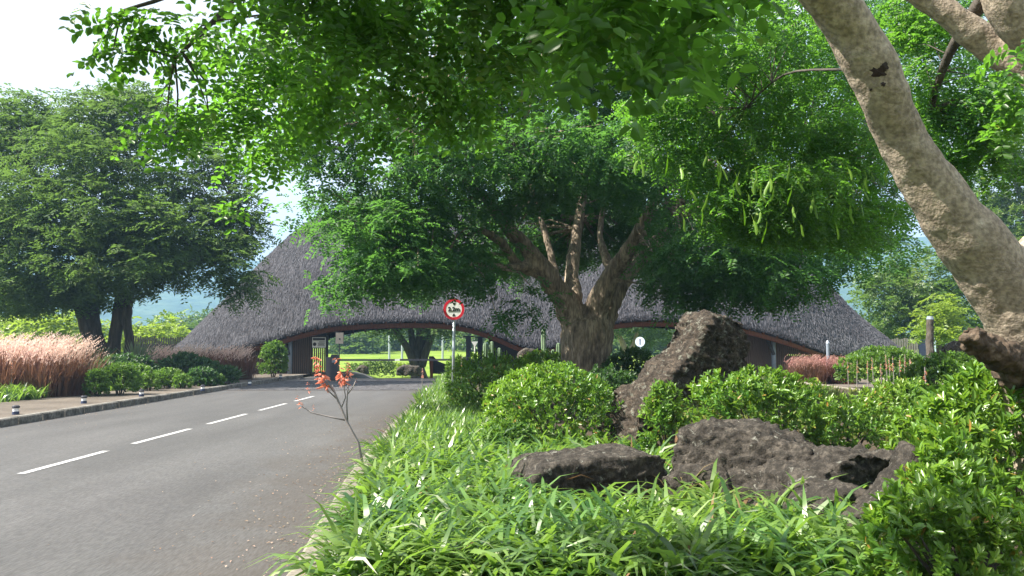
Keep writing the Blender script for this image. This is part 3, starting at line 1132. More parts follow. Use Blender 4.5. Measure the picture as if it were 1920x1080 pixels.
slab('standing_rock', 'tall leaning lava rock standing upright with a broad lichened head',
     [(1150, 880), (1154, 850), (1165, 777), (1185, 742), (1216, 716), (1240, 694), (1264, 672), (1291, 645), (1302, 619), (1312, 596), (1365, 588), (1392, 602), (1399, 640), (1394, 700), (1385, 735), (1330, 745),
      (1275, 752), (1235, 775), (1212, 815), (1198, 880)], 12.2, .85, math.radians(27), .026, .115, 'rock_grey', freq=1.9)
slab('flat_rock', 'low flat dark boulder at the foot of the standing rock', [(975, 990), (973, 892), (1000, 872), (1080, 864), (1150, 858), (1215, 853), (1240, 866), (1242, 990)], 8.2, .9, math.radians(16), .028, .05, 'rock', freq=2.2, strat=.006)
slab('boulder', 'large broad layered boulder right of the standing rock', [(1290, 1010), (1290, 868), (1310, 824), (1340, 808), (1420, 811), (1490, 832), (1540, 850), (1520, 1010)], 7.9, 1.0,
     math.radians(-22), .026, .08, 'rock', lean=.6, freq=1.8, strat=.018)
slab('boulder', 'dark fronted boulder leaning against the layered boulder on its right', [(1440, 1010), (1452, 895), (1500, 870), (1560, 850), (1600, 853), (1640, 866), (1692, 870), (1692, 1010)], 7.7, 1.1,
     math.radians(30), .026, .085, 'rock', freq=1.8, strat=.006)
slab('ridge_rock', 'narrow pointed rock ridge half hidden by the near right bush', [(1556, 1130), (1568, 1050), (1600, 985), (1648, 935), (1694, 886), (1714, 838), (1729, 846), (1716, 900), (1672, 955), (1630, 1005), (1606, 1060), (1598, 1130)], 6.2, .3,
     math.radians(-6), .02, .04, 'rock', freq=2.6)
slab('low_rock', 'low brown rock in the strap leaves before the layered boulder', [(1490, 1040), (1505, 965), (1555, 925), (1620, 920), (1650, 945), (1650, 1040)], 6.7, .6, math.radians(10), .03, .05, 'rock', freq=2.6)
slab('small_rock', 'small brown rock tucked behind the foot of the standing rock', [(1064, 890), (1068, 850), (1092, 838), (1125, 843), (1135, 890)], 12.6, .5, .2, .035, .04, 'rock', freq=2.8)
slab('dark_rock', 'small dark rock poking above the bright shrubs left of the trunk', [(968, 700), (972, 662), (985, 652), (1005, 656), (1010, 700)], 30, .8, 0, .05, .05, 'rock', freq=2)
slab('lawn_rock', 'pale round rock on the lawn seen through the left arch', [(664, 702), (666, 692), (676, 685), (688, 690), (690, 702)], 61, .8, 0, .07, .08, 'rock_grey', freq=2)
slab('lawn_rock', 'dark flat rock at the foot of the lawn tree', [(742, 704), (745, 690), (755, 685), (785, 687), (788, 704)], 61, .9, 0, .07, .08, 'rock', freq=2)
slab('pale_rock', 'pile of pale rocks beside the stub of the near tree', [(1778, 690), (1785, 655), (1805, 640), (1830, 648), (1840, 690)], 24, .8, 0, .05, .08, 'rock_grey', freq=2)


# ------------------------------------------------------------------ shrubs
def shrub_leaves(c, r, tips, L, W, per=9, seed=0, inner=.35, up=.55, lumpy=1.0):
    """rosettes of leaves over a mound"""
    c, r = np.array(c, float), np.array(r, float)
    d = rdir(tips)
    d[:, 2] = np.where(d[:, 2] < -.5, -d[:, 2], d[:, 2])
    d = nrm(d)
    lump = 1 + lumpy * (.24 * blob_noise(d, 3.2, seed) + .12 * blob_noise(d, 8, seed + 1))
    rad = lump * np.where(RNG.random(tips) < inner, RNG.uniform(.45, .9, tips), RNG.uniform(.9, 1.04, tips))
    P = c + d * rad[:, None] * r
    A = nrm(nrm(d / r) + np.array([0, 0, up]) + RNG.normal(size=(tips, 3)) * .3)
    P = np.repeat(P, per, 0)
    A = np.repeat(A, per, 0)
    m = len(P)
    e = rdir(m)
    e = nrm(e - A * (e * A).sum(1, keepdims=True))
    k = RNG.uniform(.25, 1.3, m)[:, None]
    D = nrm(A + e * k)
    N = nrm(A - D * (A * D).sum(1, keepdims=True) + 1e-3)
    P = P - A * RNG.uniform(0, L * 1.3, m)[:, None]
    s = RNG.uniform(.7, 1.2, m)
    return leaf_arrays(P, D, N, L * s, W * s, shape='hex', fold=.2, bend=.18)


def merge(parts):
    Vs, Fs, k = [], {}, 0
    for V, Fc in parts:
        Vs.append(V)
        for f in Fc:
            Fs.setdefault(f.shape[1], []).append(f + k)
        k += len(V)
    return np.concatenate(Vs), [np.concatenate(v) for v in Fs.values()]


SHN = [0]


def shrub(label, box, Y, L=.075, W=.027, m='leaf_shrub', dens=1.0, ground=.08, depth=.85, group=None, name='shrub', per=9, cat='shrub', lobes=None):
    """box: photo x0,x1,top y of the mound at distance Y"""
    x0, x1, yt = box
    a, b = at(x0, 700, Y).x, at(x1, 700, Y).x
    zt = at((x0 + x1) / 2, yt, Y).z
    c = ((a + b) / 2, Y, ground + (zt - ground) * .42)
    r = ((b - a) / 2, (b - a) / 2 * depth, (zt - ground) * .58)
    SHN[0] += 1
    t = thing(name, label, cat, (c[0], Y, ground), group)
    area = 2 * PI * ((r[0] * r[1]) ** 1.6 / 3 + (r[0] * r[2]) ** 1.6 / 3 + (r[1] * r[2]) ** 1.6 / 3) ** (1 / 1.6) * 1.3
    tips = int(min(2600, max(60, area / (L * L) * .95 * dens)))
    parts = [shrub_leaves(c, r, tips, L, W, per, SHN[0], lumpy=.45 if m == 'leaf_mound' else 1.0)]
    V, Fc = merge(parts)
    put('foliage', np_mesh('foliage', V, Fc), M[m], t, kind='stuff')
    mb = MB()
    for k in range(7):
        an = k * 2.4 + SHN[0]
        q = (c[0] + math.cos(an) * r[0] * .55, Y + math.sin(an) * r[1] * .55, c[2] + r[2] * .35)
        mb.tube([(c[0] + math.cos(an) * .06, Y + math.sin(an) * .06, ground - .05), ((c[0] + q[0]) / 2 + .03, (Y + q[1]) / 2, (ground + q[2]) / 2), q], [.022, .015, .006], 5)
    put('stem', mb.mesh(), M['bark_dark'], t)
    return t


IS = 'green shrubs on the island bed'
shrub('round green shrub left of the trunk with a shaded right side', (838, 1010, 668), 19, .085, .032, group=IS)
shrub('large sunlit shrub between the strap leaves and the standing rock', (905, 1165, 684), 12.8, .08, .028, group=IS, dens=1.1)
shrub('small shrub low in front of the large sunlit shrub', (900, 1010, 790), 11.7, .055, .02, 'leaf_mound', group=IS)
shrub('yellow green shrub at the left foot of the big trunk', (950, 1095, 662), 22.5, .1, .038, group=IS)
shrub('dark shaded shrub under the tree right of the trunk', (1120, 1250, 655), 21, .1, .04, 'leaf_shrub_shaded', group=IS)
shrub('blue green shaded shrub between the trunk and the standing rock', (1075, 1215, 690), 16.5, .09, .034, 'leaf_shrub_shaded', group=IS)
shrub('narrow upright shrub growing against the standing rock', (1200, 1290, 716), 11.0, .08, .026, group=IS, depth=.7, dens=1.2)
shrub('big bright shrub in front of the standing rock head', (1275, 1560, 688), 11.5, .082, .03, group=IS, depth=.6, dens=1.1)
shrub('shaded shrub behind the layered boulder', (1470, 1690, 748), 12.0, .08, .03, group=IS, depth=.6)
shrub('bright shrub before the pale exit road', (1600, 1770, 716), 14.5, .085, .032, group=IS)
shrub('sprawling green shrub right of the layered boulder', (1660, 1850, 752), 9.2, .085, .03, group=IS)
shrub('large glossy bush filling the right edge near the camera', (1690, 2090, 700), 6.9, .084, .028, group=IS, depth=.8, dens=1.25, per=10)
shrub('low glossy bush in the near right corner', (1600, 1960, 905), 4.9, .07, .026, group=IS, depth=.7, dens=1.2, per=10)
shrub('glossy bush spilling over the pointed rock ridge', (1640, 1900, 872), 5.6, .08, .028, group=IS, depth=.6, dens=1.2, per=10)
shrub('leafy shrub between the ridge rock and the near bush', (1698, 1850, 800), 6.0, .085, .03, group=IS, dens=1.1)
shrub('round shrub by the foot of the leaning trunk', (1820, 1960, 695), 8.2, .08, .03, group=IS)
shrub('clipped round shrub before the right thatch end', (1572, 1742, 652), 33, .13, .055, 'leaf_mound', group='right bed shrubs', dens=1.1)
shrub('broad mounded shrub left of the leaning trunk', (1690, 1890, 662), 19, .1, .042, 'leaf_mound', group='right bed shrubs', dens=1.2)
shrub('small dark green mound before the dark timber post', (1680, 1745, 700), 24, .1, .04, 'leaf_mound', group='right bed shrubs')
shrub('grey leaved shrub behind the sign post', (832, 880, 668), 27, .09, .035, 'leaf_mound', group=IS)

LB = 'shrubs along the left path'
shrub('bright green shrub touching the pink fountain grass', (158, 206, 690), 26.2, .085, .036, 'leaf_mound', group=LB, dens=1.2)
shrub('round two toned shrub with a sunlit top beside the path', (186, 264, 680), 27, .085, .036, 'leaf_mound', group=LB, dens=1.2)
shrub('small round shrub on the path edge left of the gatehouse', (322, 362, 702), 31, .085, .036, 'leaf_mound', group=LB)
shrub('medium green shrub behind the small path edge shrub', (352, 412, 690), 33, .12, .05, 'leaf_shrub_shaded', group=LB)
shrub('bluish round shrub before the pink grass by the gatehouse', (402, 450, 686), 35, .12, .05, 'leaf_shrub_shaded', group=LB)
shrub('dark wide shrub below the left tree trunks', (172, 300, 662), 33, .14, .06, 'leaf_shrub_shaded', group=LB, dens=1.2)
shrub('dark clipped shrub right of the tree trunks', (290, 418, 664), 35.5, .14, .06, 'leaf_shrub_shaded', group=LB, dens=1.2)
shrub('low dark mound directly at the tree roots', (170, 222, 650), 35.5, .14, .06, 'leaf_shrub_shaded', group=LB)
shrub('loose green shrub between the round shrubs', (255, 300, 698), 29.5, .1, .04, 'leaf_mound', group=LB)
shrub('low rounded green shrub in the second row behind the two toned shrub', (222, 292, 684), 30.5, .1, .042, 'leaf_mound', group=LB, dens=1.2)
shrub('rounded green shrub filling the bed midway to the gatehouse', (280, 346, 690), 31.5, .1, .042, 'leaf_mound', group=LB, dens=1.2)
shrub('small rounded green shrub at the path edge before the bluish shrub', (372, 424, 700), 33.2, .1, .042, 'leaf_mound', group=LB, dens=1.2)
shrub('tall round shrub against the left gatehouse wall', (483, 541, 640), 43, .12, .055, 'leaf_mound', group=LB, dens=1.2, ground=.1)


def hedge(label, x0, x1, yt, Y, m='leaf_far', L=.3):
    a, b = at(x0, 0, Y).x, at(x1, 0, Y).x
    zt = at(0, yt, Y).z
    g = gz((a + b) / 2, Y)
    n = int((b - a) * 420)
    P = np.stack([RNG.uniform(a, b, n), Y + RNG.uniform(-.8, .8, n), g + (zt - g) * RNG.uniform(.0, 1, n) ** .6], 1)
    P[:, 2] += .15 * np.sin(P[:, 0] * 1.7) * (P[:, 2] - g) / max(.1, zt - g)
    D = rdir(n) + np.array([0, -.2, .5])
    t = thing('hedge', label, 'hedge', ((a + b) / 2, Y, g))
    put('foliage', leaf_mesh('foliage', P, D, rdir(n) + np.array([0, -.4, .8]), L, L * .45, shape='dia'), M[m], t, kind='stuff')


hedge('low clipped hedge on the lawn behind the booms', 660, 745, 680, 66, 'leaf_far', .22)
hedge('small lime hedge right of the clipped hedge on the lawn', 748, 800, 680, 68, 'leaf_lime', .22)


# ------------------------------------------------------------------ trees
def lobe(px, py, rx, ry, Y, ry_depth=None, k=1.0):
    c = at(px, py, Y)
    s = Y / F
    d = ry_depth if ry_depth else max(rx, ry) * s * .8
    return ((c.x, Y, c.z), (rx * s, d, ry * s))


def limb(pts, sides=10, jit=.0):
    """pts: photo x, y, radius in photo pixels, distance"""
    P = [at(x, y, Y) for x, y, r, Y in pts]
    R = [r * Y / F for x, y, r, Y in pts]
    # smooth
    Q, S = [], []
    for i in range(len(P) - 1):
        p0, p1, p2, p3 = P[max(0, i - 1)], P[i], P[i + 1], P[min(len(P) - 1, i + 2)]
        for k in range(4):
            t = k / 4
            Q.append(.5 * ((2 * p1) + (p2 - p0) * t + (2 * p0 - 5 * p1 + 4 * p2 - p3) * t * t + (3 * p1 - p0 - 3 * p2 + p3) * t ** 3))
            S.append(R[i] + (R[i + 1] - R[i]) * t)
    Q.append(P[-1])
    S.append(R[-1])
    return MB().tube(Q, S, sides)


def twig_mesh(P, anchors, every=6, r=.012, sides=4, far=4):
    """thin twigs from the nearest limb point to a share of the leaf sprays"""
    mb = MB()
    A = np.array(anchors)
    for p in P[::every]:
        k = int(np.argmin(((A - p) ** 2).sum(1)))
        a, b = Vector(A[k]), Vector(p)
        if (b - a).length < .15 or (b - a).length > far:
            continue
        mid = (a + b) / 2 + Vector((random.uniform(-.12, .12), random.uniform(-.12, .12), .12)) * (b - a).length * .8
        mb.tube([a, mid, b], [r * 2.2, r * 1.4, r * .5], sides, cap=False)
    return mb.mesh()


# --- the big shade tree in the middle of the island
YM = 22.0
tb = at(1096, 768, YM)
mid = thing('shade_tree', 'big spreading shade tree with a forked furrowed trunk on the island', 'tree', (tb.x, YM, .08))
limbs = [
    [(1097, 790, 62, 22), (1096, 730, 48, 22), (1097, 680, 45, 22), (1100, 630, 50, 22), (1098, 600, 44, 22)],
    [(1085, 620, 42, 22), (1062, 570, 36, 21.8), (1036, 530, 30, 21.5), (1000, 480, 24, 21.2), (950, 425, 19, 20.8), (905, 365, 15, 20.2), (850, 320, 12, 19.5), (770, 240, 8, 18.6)],
    [(1010, 500, 18, 21.4), (985, 500, 13, 21), (930, 500, 10, 20.4), (860, 490, 7, 19.8), (760, 470, 5, 19)],
    [(1040, 540, 18, 21.5), (1025, 520, 16, 21.5), (975, 500, 14, 21.2), (940, 455, 13, 20.6), (900, 430, 10, 20)],
    [(1075, 570, 26, 22.2), (1072, 520, 20, 22.6), (1078, 460, 17, 23), (1090, 380, 14, 23.4), (1100, 260, 11, 23.6), (1104, 120, 7, 23.6)],
    [(1045, 540, 15, 22), (1036, 490, 12, 22.3), (1020, 430, 9, 22.6), (990, 330, 7, 23)],
    [(1112, 610, 38, 22), (1125, 560, 32, 21.7), (1148, 515, 27, 21.5), (1185, 460, 21, 21), (1222, 390, 16, 20.5), (1262, 330, 11, 20), (1340, 240, 7, 19.5)],
    [(1120, 620, 40, 22.3), (1145, 560, 34, 22.5), (1185, 500, 26, 22.8), (1245, 440, 17, 23), (1310, 385, 12, 23.2), (1400, 330, 8, 23.4), (1540, 300, 5, 23.4)],
    [(1150, 520, 15, 21.6), (1132, 470, 12, 22), (1125, 430, 9, 22.3), (1140, 330, 6, 22.6)],
    [(940, 420, 10, 20.6), (975, 380, 7, 20.2), (960, 300, 5, 20)],
]
TM = [limb([(x, y, r * (1 if r > 43.5 else .68), Y) for x, y, r, Y in q], 12) for q in limbs]


def bark_d(p, n):
    lo = 1 - min(1, max(0, (p.z - 2.2) / 2.5)) * .75
    q = Vector((p.x * 5.5, p.y * 5.5, p.z * 1.1))
    return lo * (.095 * (abs(mnoise.fractal(q, 1, 2, 4)) - .3) + .05 * fbm(p, 1.2, 2))


solid('trunk', TM, M['bark_furrow'], .05, bark_d, 3, mid)
ML = [lobe(*a) for a in (
    (600, 300, 75, 55, 19), (625, 380, 75, 55, 19), (680, 460, 85, 55, 18.5), (740, 450, 120, 75, 19), (700, 400, 130, 70, 21), (860, 460, 120, 70, 21), (820, 500, 110, 35, 21), (700, 530, 70, 28, 18.5),
    (760, 330, 130, 90, 20), (640, 250, 110, 70, 19), (900, 330, 120, 90, 24), (880, 240, 150, 90, 20), (1000, 420, 120, 90, 26), (1080, 310, 150, 110, 25), (1010, 200, 180, 100, 21), (1130, 430, 110, 80, 26.5),
    (1220, 280, 150, 120, 24), (1200, 140, 220, 120, 21), (1280, 480, 90, 65, 20), (1350, 420, 120, 90, 22), (1380, 525, 110, 55, 20), (1480, 480, 120, 75, 21), (1470, 540, 80, 32, 20), (1560, 430, 120, 75, 22), (1640, 425, 90, 45, 22.5),
    (1500, 280, 190, 140, 23), (1720, 300, 130, 120, 24), (760, 150, 200, 120, 19), (1000, 40, 330, 140, 21), (1400, 60, 330, 150, 22), (1750, 100, 240, 200, 24), (620, 560, 32, 34, 17.5), (640, 520, 60, 28, 18), (790, 545, 40, 16, 24.5),
    (930, 575, 28, 26, 19), (1000, 570, 40, 26, 19), (1255, 575, 26, 18, 18.5), (560, 190, 60, 50, 18), (520, 280, 60, 30, 18), (1300, 540, 110, 36, 20), (880, 400, 90, 40, 19.2), (1200, 420, 60, 40, 25), (800, 280, 150, 80, 17.6), (1000, 275, 170, 70, 17.8), (1180, 285, 150, 75, 17.8), (715, 430, 105, 65, 17.4), (770, 500, 90, 36, 17.8), (1350, 430, 110, 80, 18), (1420, 500, 110, 50, 18.2), (1540, 480, 100, 46, 19), (900, 480, 80, 30, 24.5), (960, 380, 60, 36, 19.5), (1050, 470, 60, 40, 25), (730, 500, 115, 40, 18), (860, 500, 90, 36, 18.6), (1290, 500, 90, 46, 18.6), (1470, 440, 110, 70, 18.4), (1620, 470, 90, 36, 19.5), (1030, 440, 110, 70, 26), (1150, 400, 110, 70, 26.5), (1080, 350, 130, 60, 25), (1100, 320, 120, 55, 18.6), (960, 340, 100, 50, 19), (1000, 505, 60, 34, 26), (1220, 470, 70, 50, 26), (1250, 360, 80, 60, 19.4))]
P, O = twigs_in(ML, 4.5, hole=-.4, hole_f=1.6, seed=3)
V, Fc = pinnate(P, O, comp=5, pairs=6, rl=.36, L=.1, W=.053, droop=.35, shape='dia', jit=.2)
put('crown', np_mesh('crown', V, Fc), M['leaf_mid'], mid, kind='stuff')
anch = [v for b in TM[1:] for v in b.v[::10]]
put('branch', twig_mesh(P, anch, 9, .014), M['bark_furrow'], mid, kind='stuff')

# --- the near leaning tree on the right and the canopy it holds over the camera
nt = thing('leaning_tree', 'pale barked leaning tree at the right edge with pods hanging from its canopy', 'tree', (at(1985, 860, 6.9).x, 6.9, .08))
nl = [
    [(1990, 1010, 95, 6.9), (1980, 850, 84, 6.9), (1958, 730, 76, 6.8), (1922, 610, 72, 6.7), (1862, 505, 72, 6.6), (1795, 420, 60, 6.5), (1735, 330, 54, 6.4), (1682, 240, 51, 6.3), (1640, 140, 50, 6.1), (1590, 50, 52, 6.0), (1530, -40, 54, 5.8), (1440, -160, 46, 5.5), (1290, -290, 36, 5.2),
     (1080, -390, 26, 4.9), (820, -420, 18, 4.7), (600, -330, 11, 4.5)],
    [(1900, 560, 60, 6.7), (1960, 480, 62, 6.9), (2030, 400, 56, 7.1), (2050, 300, 50, 7.2), (1990, 200, 42, 7.3), (1930, 130, 34, 7.4), (1865, 90, 31, 7.5), (1790, 35, 28, 7.5), (1710, -25, 25, 7.5), (1600, -110, 18, 7.4)],
    [(2010, 230, 44, 7.3), (1950, 90, 46, 7.2), (1900, 20, 46, 7.1), (1870, -70, 44, 7.0)],
]
NM = [limb([(x, y, r * .93, Y) for x, y, r, Y in q], 16) for q in nl]


def bark_n(p, n):
    r = .016 * fbm(p, 5, 4) + .03 * fbm(p, 1.4, 2)
    for (x, y, Y, rr, a) in SCARS:
        c = at(x, y, Y)
        d = (p - c).length
        r += a * math.exp(-(d / rr) ** 2)
    return r


SCARS = [(1650, 140, 5.9, .045, -.03), (1812, 470, 6.25, .1, .035), (1815, 470, 6.22, .045, -.05), (1670, 270, 6.1, .09, .02)]
solid('trunk', NM, M['bark_pale'], .03, bark_n, 4, nt)
st = solid('branch_stub', [limb([(1905, 700, 36, 6.6), (1880, 668, 32, 6.4), (1850, 648, 28, 6.25), (1822, 634, 25, 6.15), (1814, 630, 21, 6.15)], 12)], M['bark_stub'], .02, lambda p, n: .05 * fbm(p, 5, 4) + .03 * fbm(p, 14, 3), 1, nt)
st['label'] = 'sawn brown stub of a side branch'
# patch of dark resin and peeled bark, lying on the trunk surface
from mathutils.bvhtree import BVHTree
tr_ = [o for o in COL.objects if o.parent == nt and o.name.startswith('trunk')][0]
bv = BVHTree.FromPolygons([v.co.copy() for v in tr_.data.vertices], [tuple(p.vertices) for p in tr_.data.polygons])
for (x, y, rx0, ry0, sd) in ((1646, 135, 17, 11, 1), (1657, 126, 8, 10, 2), (1656, 158, 5, 5, 3), (1633, 168, 3, 3, 4)):
    rr_ = random.Random(sd)
    ring = []
    for k in range(18):
        a = 2 * PI * k / 18
        f = rr_.uniform(.55, 1.15)
        q_ = at(x + math.cos(a) * rx0 * f, y + math.sin(a) * ry0 * f, 5.8)
        h_ = bv.ray_cast(q_ * .8 + cam.location * .2, q_ - cam.location)
        if h_[0]:
            ring.append(h_[0] + h_[1] * .004)
    if len(ring) < 5:
        continue
    c_ = sum(ring, Vector()) / len(ring)
    me = bpy.data.meshes.new('bark_scar')
    me.from_pydata([tuple(c_ + Vector((0, -.006, 0)))] + [tuple(p) for p in ring], [], [(0, k + 1, (k + 1) % len(ring) + 1) for k in range(len(ring))])
    put('bark_scar', me, M['resin'], nt)

# thin side branches through the canopy
side = []
for pts in ([(1660, 130, 3, 6.4), (1580, 130, 2.6, 7.4), (1470, 140, 2, 8.8), (1400, 200, 1.5, 9.8)], [(820, -420, 17, 4.7), (640, -150, 10, 4.4), (480, -40, 7, 4.1), (400, 40, 5, 3.9), (330, 110, 3, 3.8)],
            [(600, -330, 10, 4.5), (480, -150, 7, 4.1), (360, -30, 5, 3.8), (230, 20, 3, 3.7)], [(1080, -390, 20, 4.9), (900, -160, 11, 4.8), (760, 20, 7, 4.8), (640, 150, 4, 5)],
            [(1290, -290, 26, 5.2), (1150, -120, 13, 5.2), (1040, 20, 8, 5.4), (960, 120, 4, 5.6)], [(1080, -390, 18, 4.9), (1150, -150, 8, 3.2), (1180, -20, 4, 2.8)], [(1870, -40, 20, 7.2), (1780, 100, 9, 8), (1740, 220, 5, 8.6)]):
    side.append(limb(pts, 7))
for b in side:
    put('branch', b.mesh(), M['bark_dark'], nt, smooth=True)

NL = [lobe(*a) for a in (
    (420, 60, 90, 80, 4), (300, 60, 70, 50, 3.8), (420, 190, 75, 70, 4.3), (350, 225, 60, 50, 4), (520, 60, 130, 90, 4.6), (540, 180, 110, 90, 4.9), (660, 60, 140, 90, 3.46), (680, 190, 110, 80, 3.82), (800, 70, 140, 90, 3.46),
    (840, 170, 90, 60, 3.82), (960, 50, 120, 80, 3.46), (940, 150, 70, 50, 4.03), (480, 270, 60, 40, 5.2), (1060, 60, 80, 70, 4.2), (600, -60, 250, 60, 3.24), (1000, -60, 250, 60, 3.31), (1380, 60, 150, 90, 9.4), (1500, 120, 120, 100, 10),
    (1250, 190, 80, 70, 9.8), (1370, 200, 120, 90, 10.2), (1330, 300, 100, 75, 10.2), (1450, 300, 110, 90, 10.6), (1430, 390, 90, 45, 10.4), (1540, 390, 80, 55, 10.8), (1590, 300, 80, 90, 10.8), (1640, 410, 55, 60, 11), (1560, 210, 90, 90, 10.6),
    (1740, 120, 90, 110, 8.6), (1790, 230, 110, 80, 8.8), (1850, 300, 80, 50, 8.6), (1860, 180, 80, 60, 8.3), (1720, 20, 110, 50, 8.8), (1880, 60, 60, 40, 8.8))]
NL += [lobe(*a) for a in ((1400, 415, 90, 36, 9.9), (1500, 425, 90, 34, 10.1), (1350, 385, 60, 40, 9.8), (1600, 430, 60, 36, 10.4), (1480, 350, 120, 60, 9.7), (1240, 260, 60, 60, 9.8))]
P, O = twigs_in(NL, 29, hole=-.36, hole_f=4, seed=8)
V1 = pinnate(P, O, comp=5, pairs=5, rl=.18, L=.044, W=.025, droop=.55, shape='hex', jit=.07)
# thin outer sprays at the left tip, and the dark big-leaved sprays close overhead
P2 = np.array([tuple(at(x, y, Y)) for x, y, Y in ((215, 40, 3.6), (240, 25, 3.6), (255, 70, 3.7), (210, 105, 3.6), (285, 60, 3.7), (300, 100, 3.8), (240, 95, 3.6), (330, 90, 3.8), (265, 35, 3.7), (200, 60, 3.6), (310, 130, 3.8), (350, 60, 3.8), (300, 20, 3.7),
                                                  (290, 210, 4.0), (310, 250, 4.0), (330, 265, 4.1), (440, 380, 5), (455, 395, 5), (470, 370, 5))])
V2 = pinnate(P2, np.tile(np.array([-.6, 0, -.2]), (len(P2), 1)), comp=3, pairs=4, rl=.16, L=.045, W=.024, droop=.35, shape='hex', jit=.03)
P5, O5 = twigs_in([((-2.6, 2.4, 5.0), (1.9, 1.6, .8)), ((-.8, 2.8, 4.7), (1.5, 1.4, .6)), ((.6, 2.3, 4.9), (1.4, 1.1, .6))], 9, seed=6)  # unseen upper lobes of the crown, added to shade the sprays below
V5 = pinnate(P5, O5, comp=4, pairs=5, rl=.24, L=.085, W=.05, droop=.5, shape='dia', jit=.14)
P3, O3 = twigs_in([lobe(1100, 20, 90, 50, 2.5), lobe(1220, 40, 110, 55, 2.5), lobe(1310, 20, 90, 50, 2.7), lobe(1180, -40, 200, 50, 2.6)], 34, seed=4)
V3 = pinnate(P3, O3, comp=3, pairs=4, rl=.2, L=.062, W=.036, droop=.4, shape='hex', jit=.04)
P4 = np.array([tuple(at(x, y, Y)) for x, y, Y in [(1905, 90 + k * 12, 5.5) for k in range(13)] + [(1890, 190, 5.5), (1880, 230, 5.6)]])
V4 = pinnate(P4, np.tile(np.array([-.6, 0, -.4]), (len(P4), 1)), comp=3, pairs=4, rl=.18, L=.06, W=.034, droop=.5, shape='hex', jit=.05)
V, Fc = merge([V1, V2, V3, V4])
Vb, Fb = V5
put('crown', np_mesh('crown', V, Fc), M['leaf_near'], nt, kind='stuff')
put('shading_crown', np_mesh('crown', Vb, Fb), M['leaf_near'], nt, kind='stuff')
anch = [v for b in side for v in b.v[::5]]
put('twig', twig_mesh(np.concatenate([P[::7], P2]), anch, 1, .0035, far=.7), M['bark_dark'], nt, kind='stuff')
# hanging seed pods
pod_me = []
for v in range(3):
    mb = MB()
    prof = [(-.09, .002), (0, .003), (.02, .013), (.06, .019), (.11, .018), (.16, .021), (.21, .016), (.24, .004)]
    for k, (z, w) in enumerate(prof):
        xo = .012 * math.sin(z * (14 + 6 * v) + v)
        mb.v += [(xo - w, 0, -z), (xo, -.004, -z), (xo + w, 0, -z), (xo, .004, -z)]
    for k in range(len(prof) - 1):
        for j in range(4):
            a = k * 4
            mb.f.append((a + j, a + (j + 1) % 4, a + 4 + (j + 1) % 4, a + 4 + j))
    me = mb.mesh('pod')
    me.materials.append(M['pod'])
    pod_me.append(me)
PODS = [(1195, 300, 9.2), (1203, 305, 9.2), (1193, 160, 9), (1345, 300, 9.5), (1350, 320, 9.5), (905, 50, 4.6), (770, 190, 5)]
for k in range(46):
    PODS.append((random.gauss(1430, 88), random.uniform(310, 432), random.uniform(8.9, 9.6)))
for k in range(16):
    PODS.append((random.gauss(1590, 55), random.uniform(280, 410), random.uniform(9.8, 10.6)))
for k in range(10):
    PODS.append((random.uniform(1240, 1420), random.uniform(190, 340), random.uniform(9.2, 9.8)))
for x, y, Y in PODS:
    s = random.uniform(.5, .82)
    piece('seed_pod', random.choice(pod_me), nt, at(x, y, Y), (random.gauss(0, .22), random.gauss(0, .22), random.uniform(-.9, .9)), (s * 1.1, s, s))

# --- the feathery tree left of the road
YLt = 38.0
lt = thing('feathery_tree', 'large feathery dark green tree with several dark trunks left of the road', 'tree', (at(200, 0, YLt).x, YLt, .1))
ll = [
    [(185, 720, 30, 38), (182, 660, 22, 38), (172, 600, 17, 38), (165, 540, 18, 38), (160, 480, 14, 38), (120, 400, 10, 37.5), (60, 320, 7, 37), (20, 260, 5, 37)],
    [(178, 690, 14, 37.8), (160, 620, 11, 37.6), (140, 560, 10, 37.4), (110, 500, 9, 37), (40, 440, 7, 36.5), (-40, 400, 5, 36)],
    [(212, 715, 20, 38.2), (214, 650, 15, 38.2), (222, 590, 14, 38.2), (228, 530, 13, 38.3), (225, 440, 11, 38.5), (200, 380, 9, 38.6), (195, 300, 7, 38.7), (215, 220, 5, 38.8)],
    [(235, 700, 14, 38), (243, 650, 11, 38), (238, 590, 11, 38), (255, 520, 10, 37.6), (300, 450, 8, 37.3), (360, 400, 6, 37), (430, 370, 4, 37)],
    [(160, 500, 9, 38), (180, 420, 7, 38.2), (160, 370, 6, 38.4), (130, 330, 4, 38.6)],
    [(225, 440, 8, 38.5), (255, 370, 6, 38.5), (265, 300, 4, 38.6), (330, 240, 3, 38.6)],
    [(255, 520, 8, 37.6), (330, 500, 6, 36.5), (420, 480, 4, 36)],
]
LM = [limb([(x, y, r * .8, Y) for x, y, r, Y in q], 9) for q in ll]
solid('trunk', LM, M['bark_dark'], .07, lambda p, n: .07 * (abs(mnoise.fractal(Vector((p.x * 4, p.y * 4, p.z)), 1, 2, 3)) - .25), 2, lt)
LL = [lobe(*a) for a in (
    (60, 250, 110, 60, 38), (220, 225, 120, 55, 38), (150, 300, 140, 60, 36), (40, 380, 120, 70, 36), (180, 400, 130, 70, 35), (330, 350, 60, 40, 37), (310, 440, 120, 70, 35.5), (400, 430, 70, 60, 37), (430, 500, 60, 50, 36), (230, 490, 150, 60, 35),
    (70, 490, 130, 70, 36), (290, 500, 60, 36, 36), (455, 540, 32, 34, 36.5), (-60, 430, 110, 130, 38), (-60, 270, 90, 80, 39), (130, 545, 100, 30, 37), (360, 250, 60, 30, 38.5), (30, 560, 90, 30, 38), (40, 190, 40, 20, 38), (455, 430, 40, 45, 37), (440, 375, 50, 36, 37.5), (400, 310, 60, 30, 38), (250, 180, 50, 20, 38))]
P, O = twigs_in(LL, 3.2, hole=-.46, hole_f=.8, seed=12)
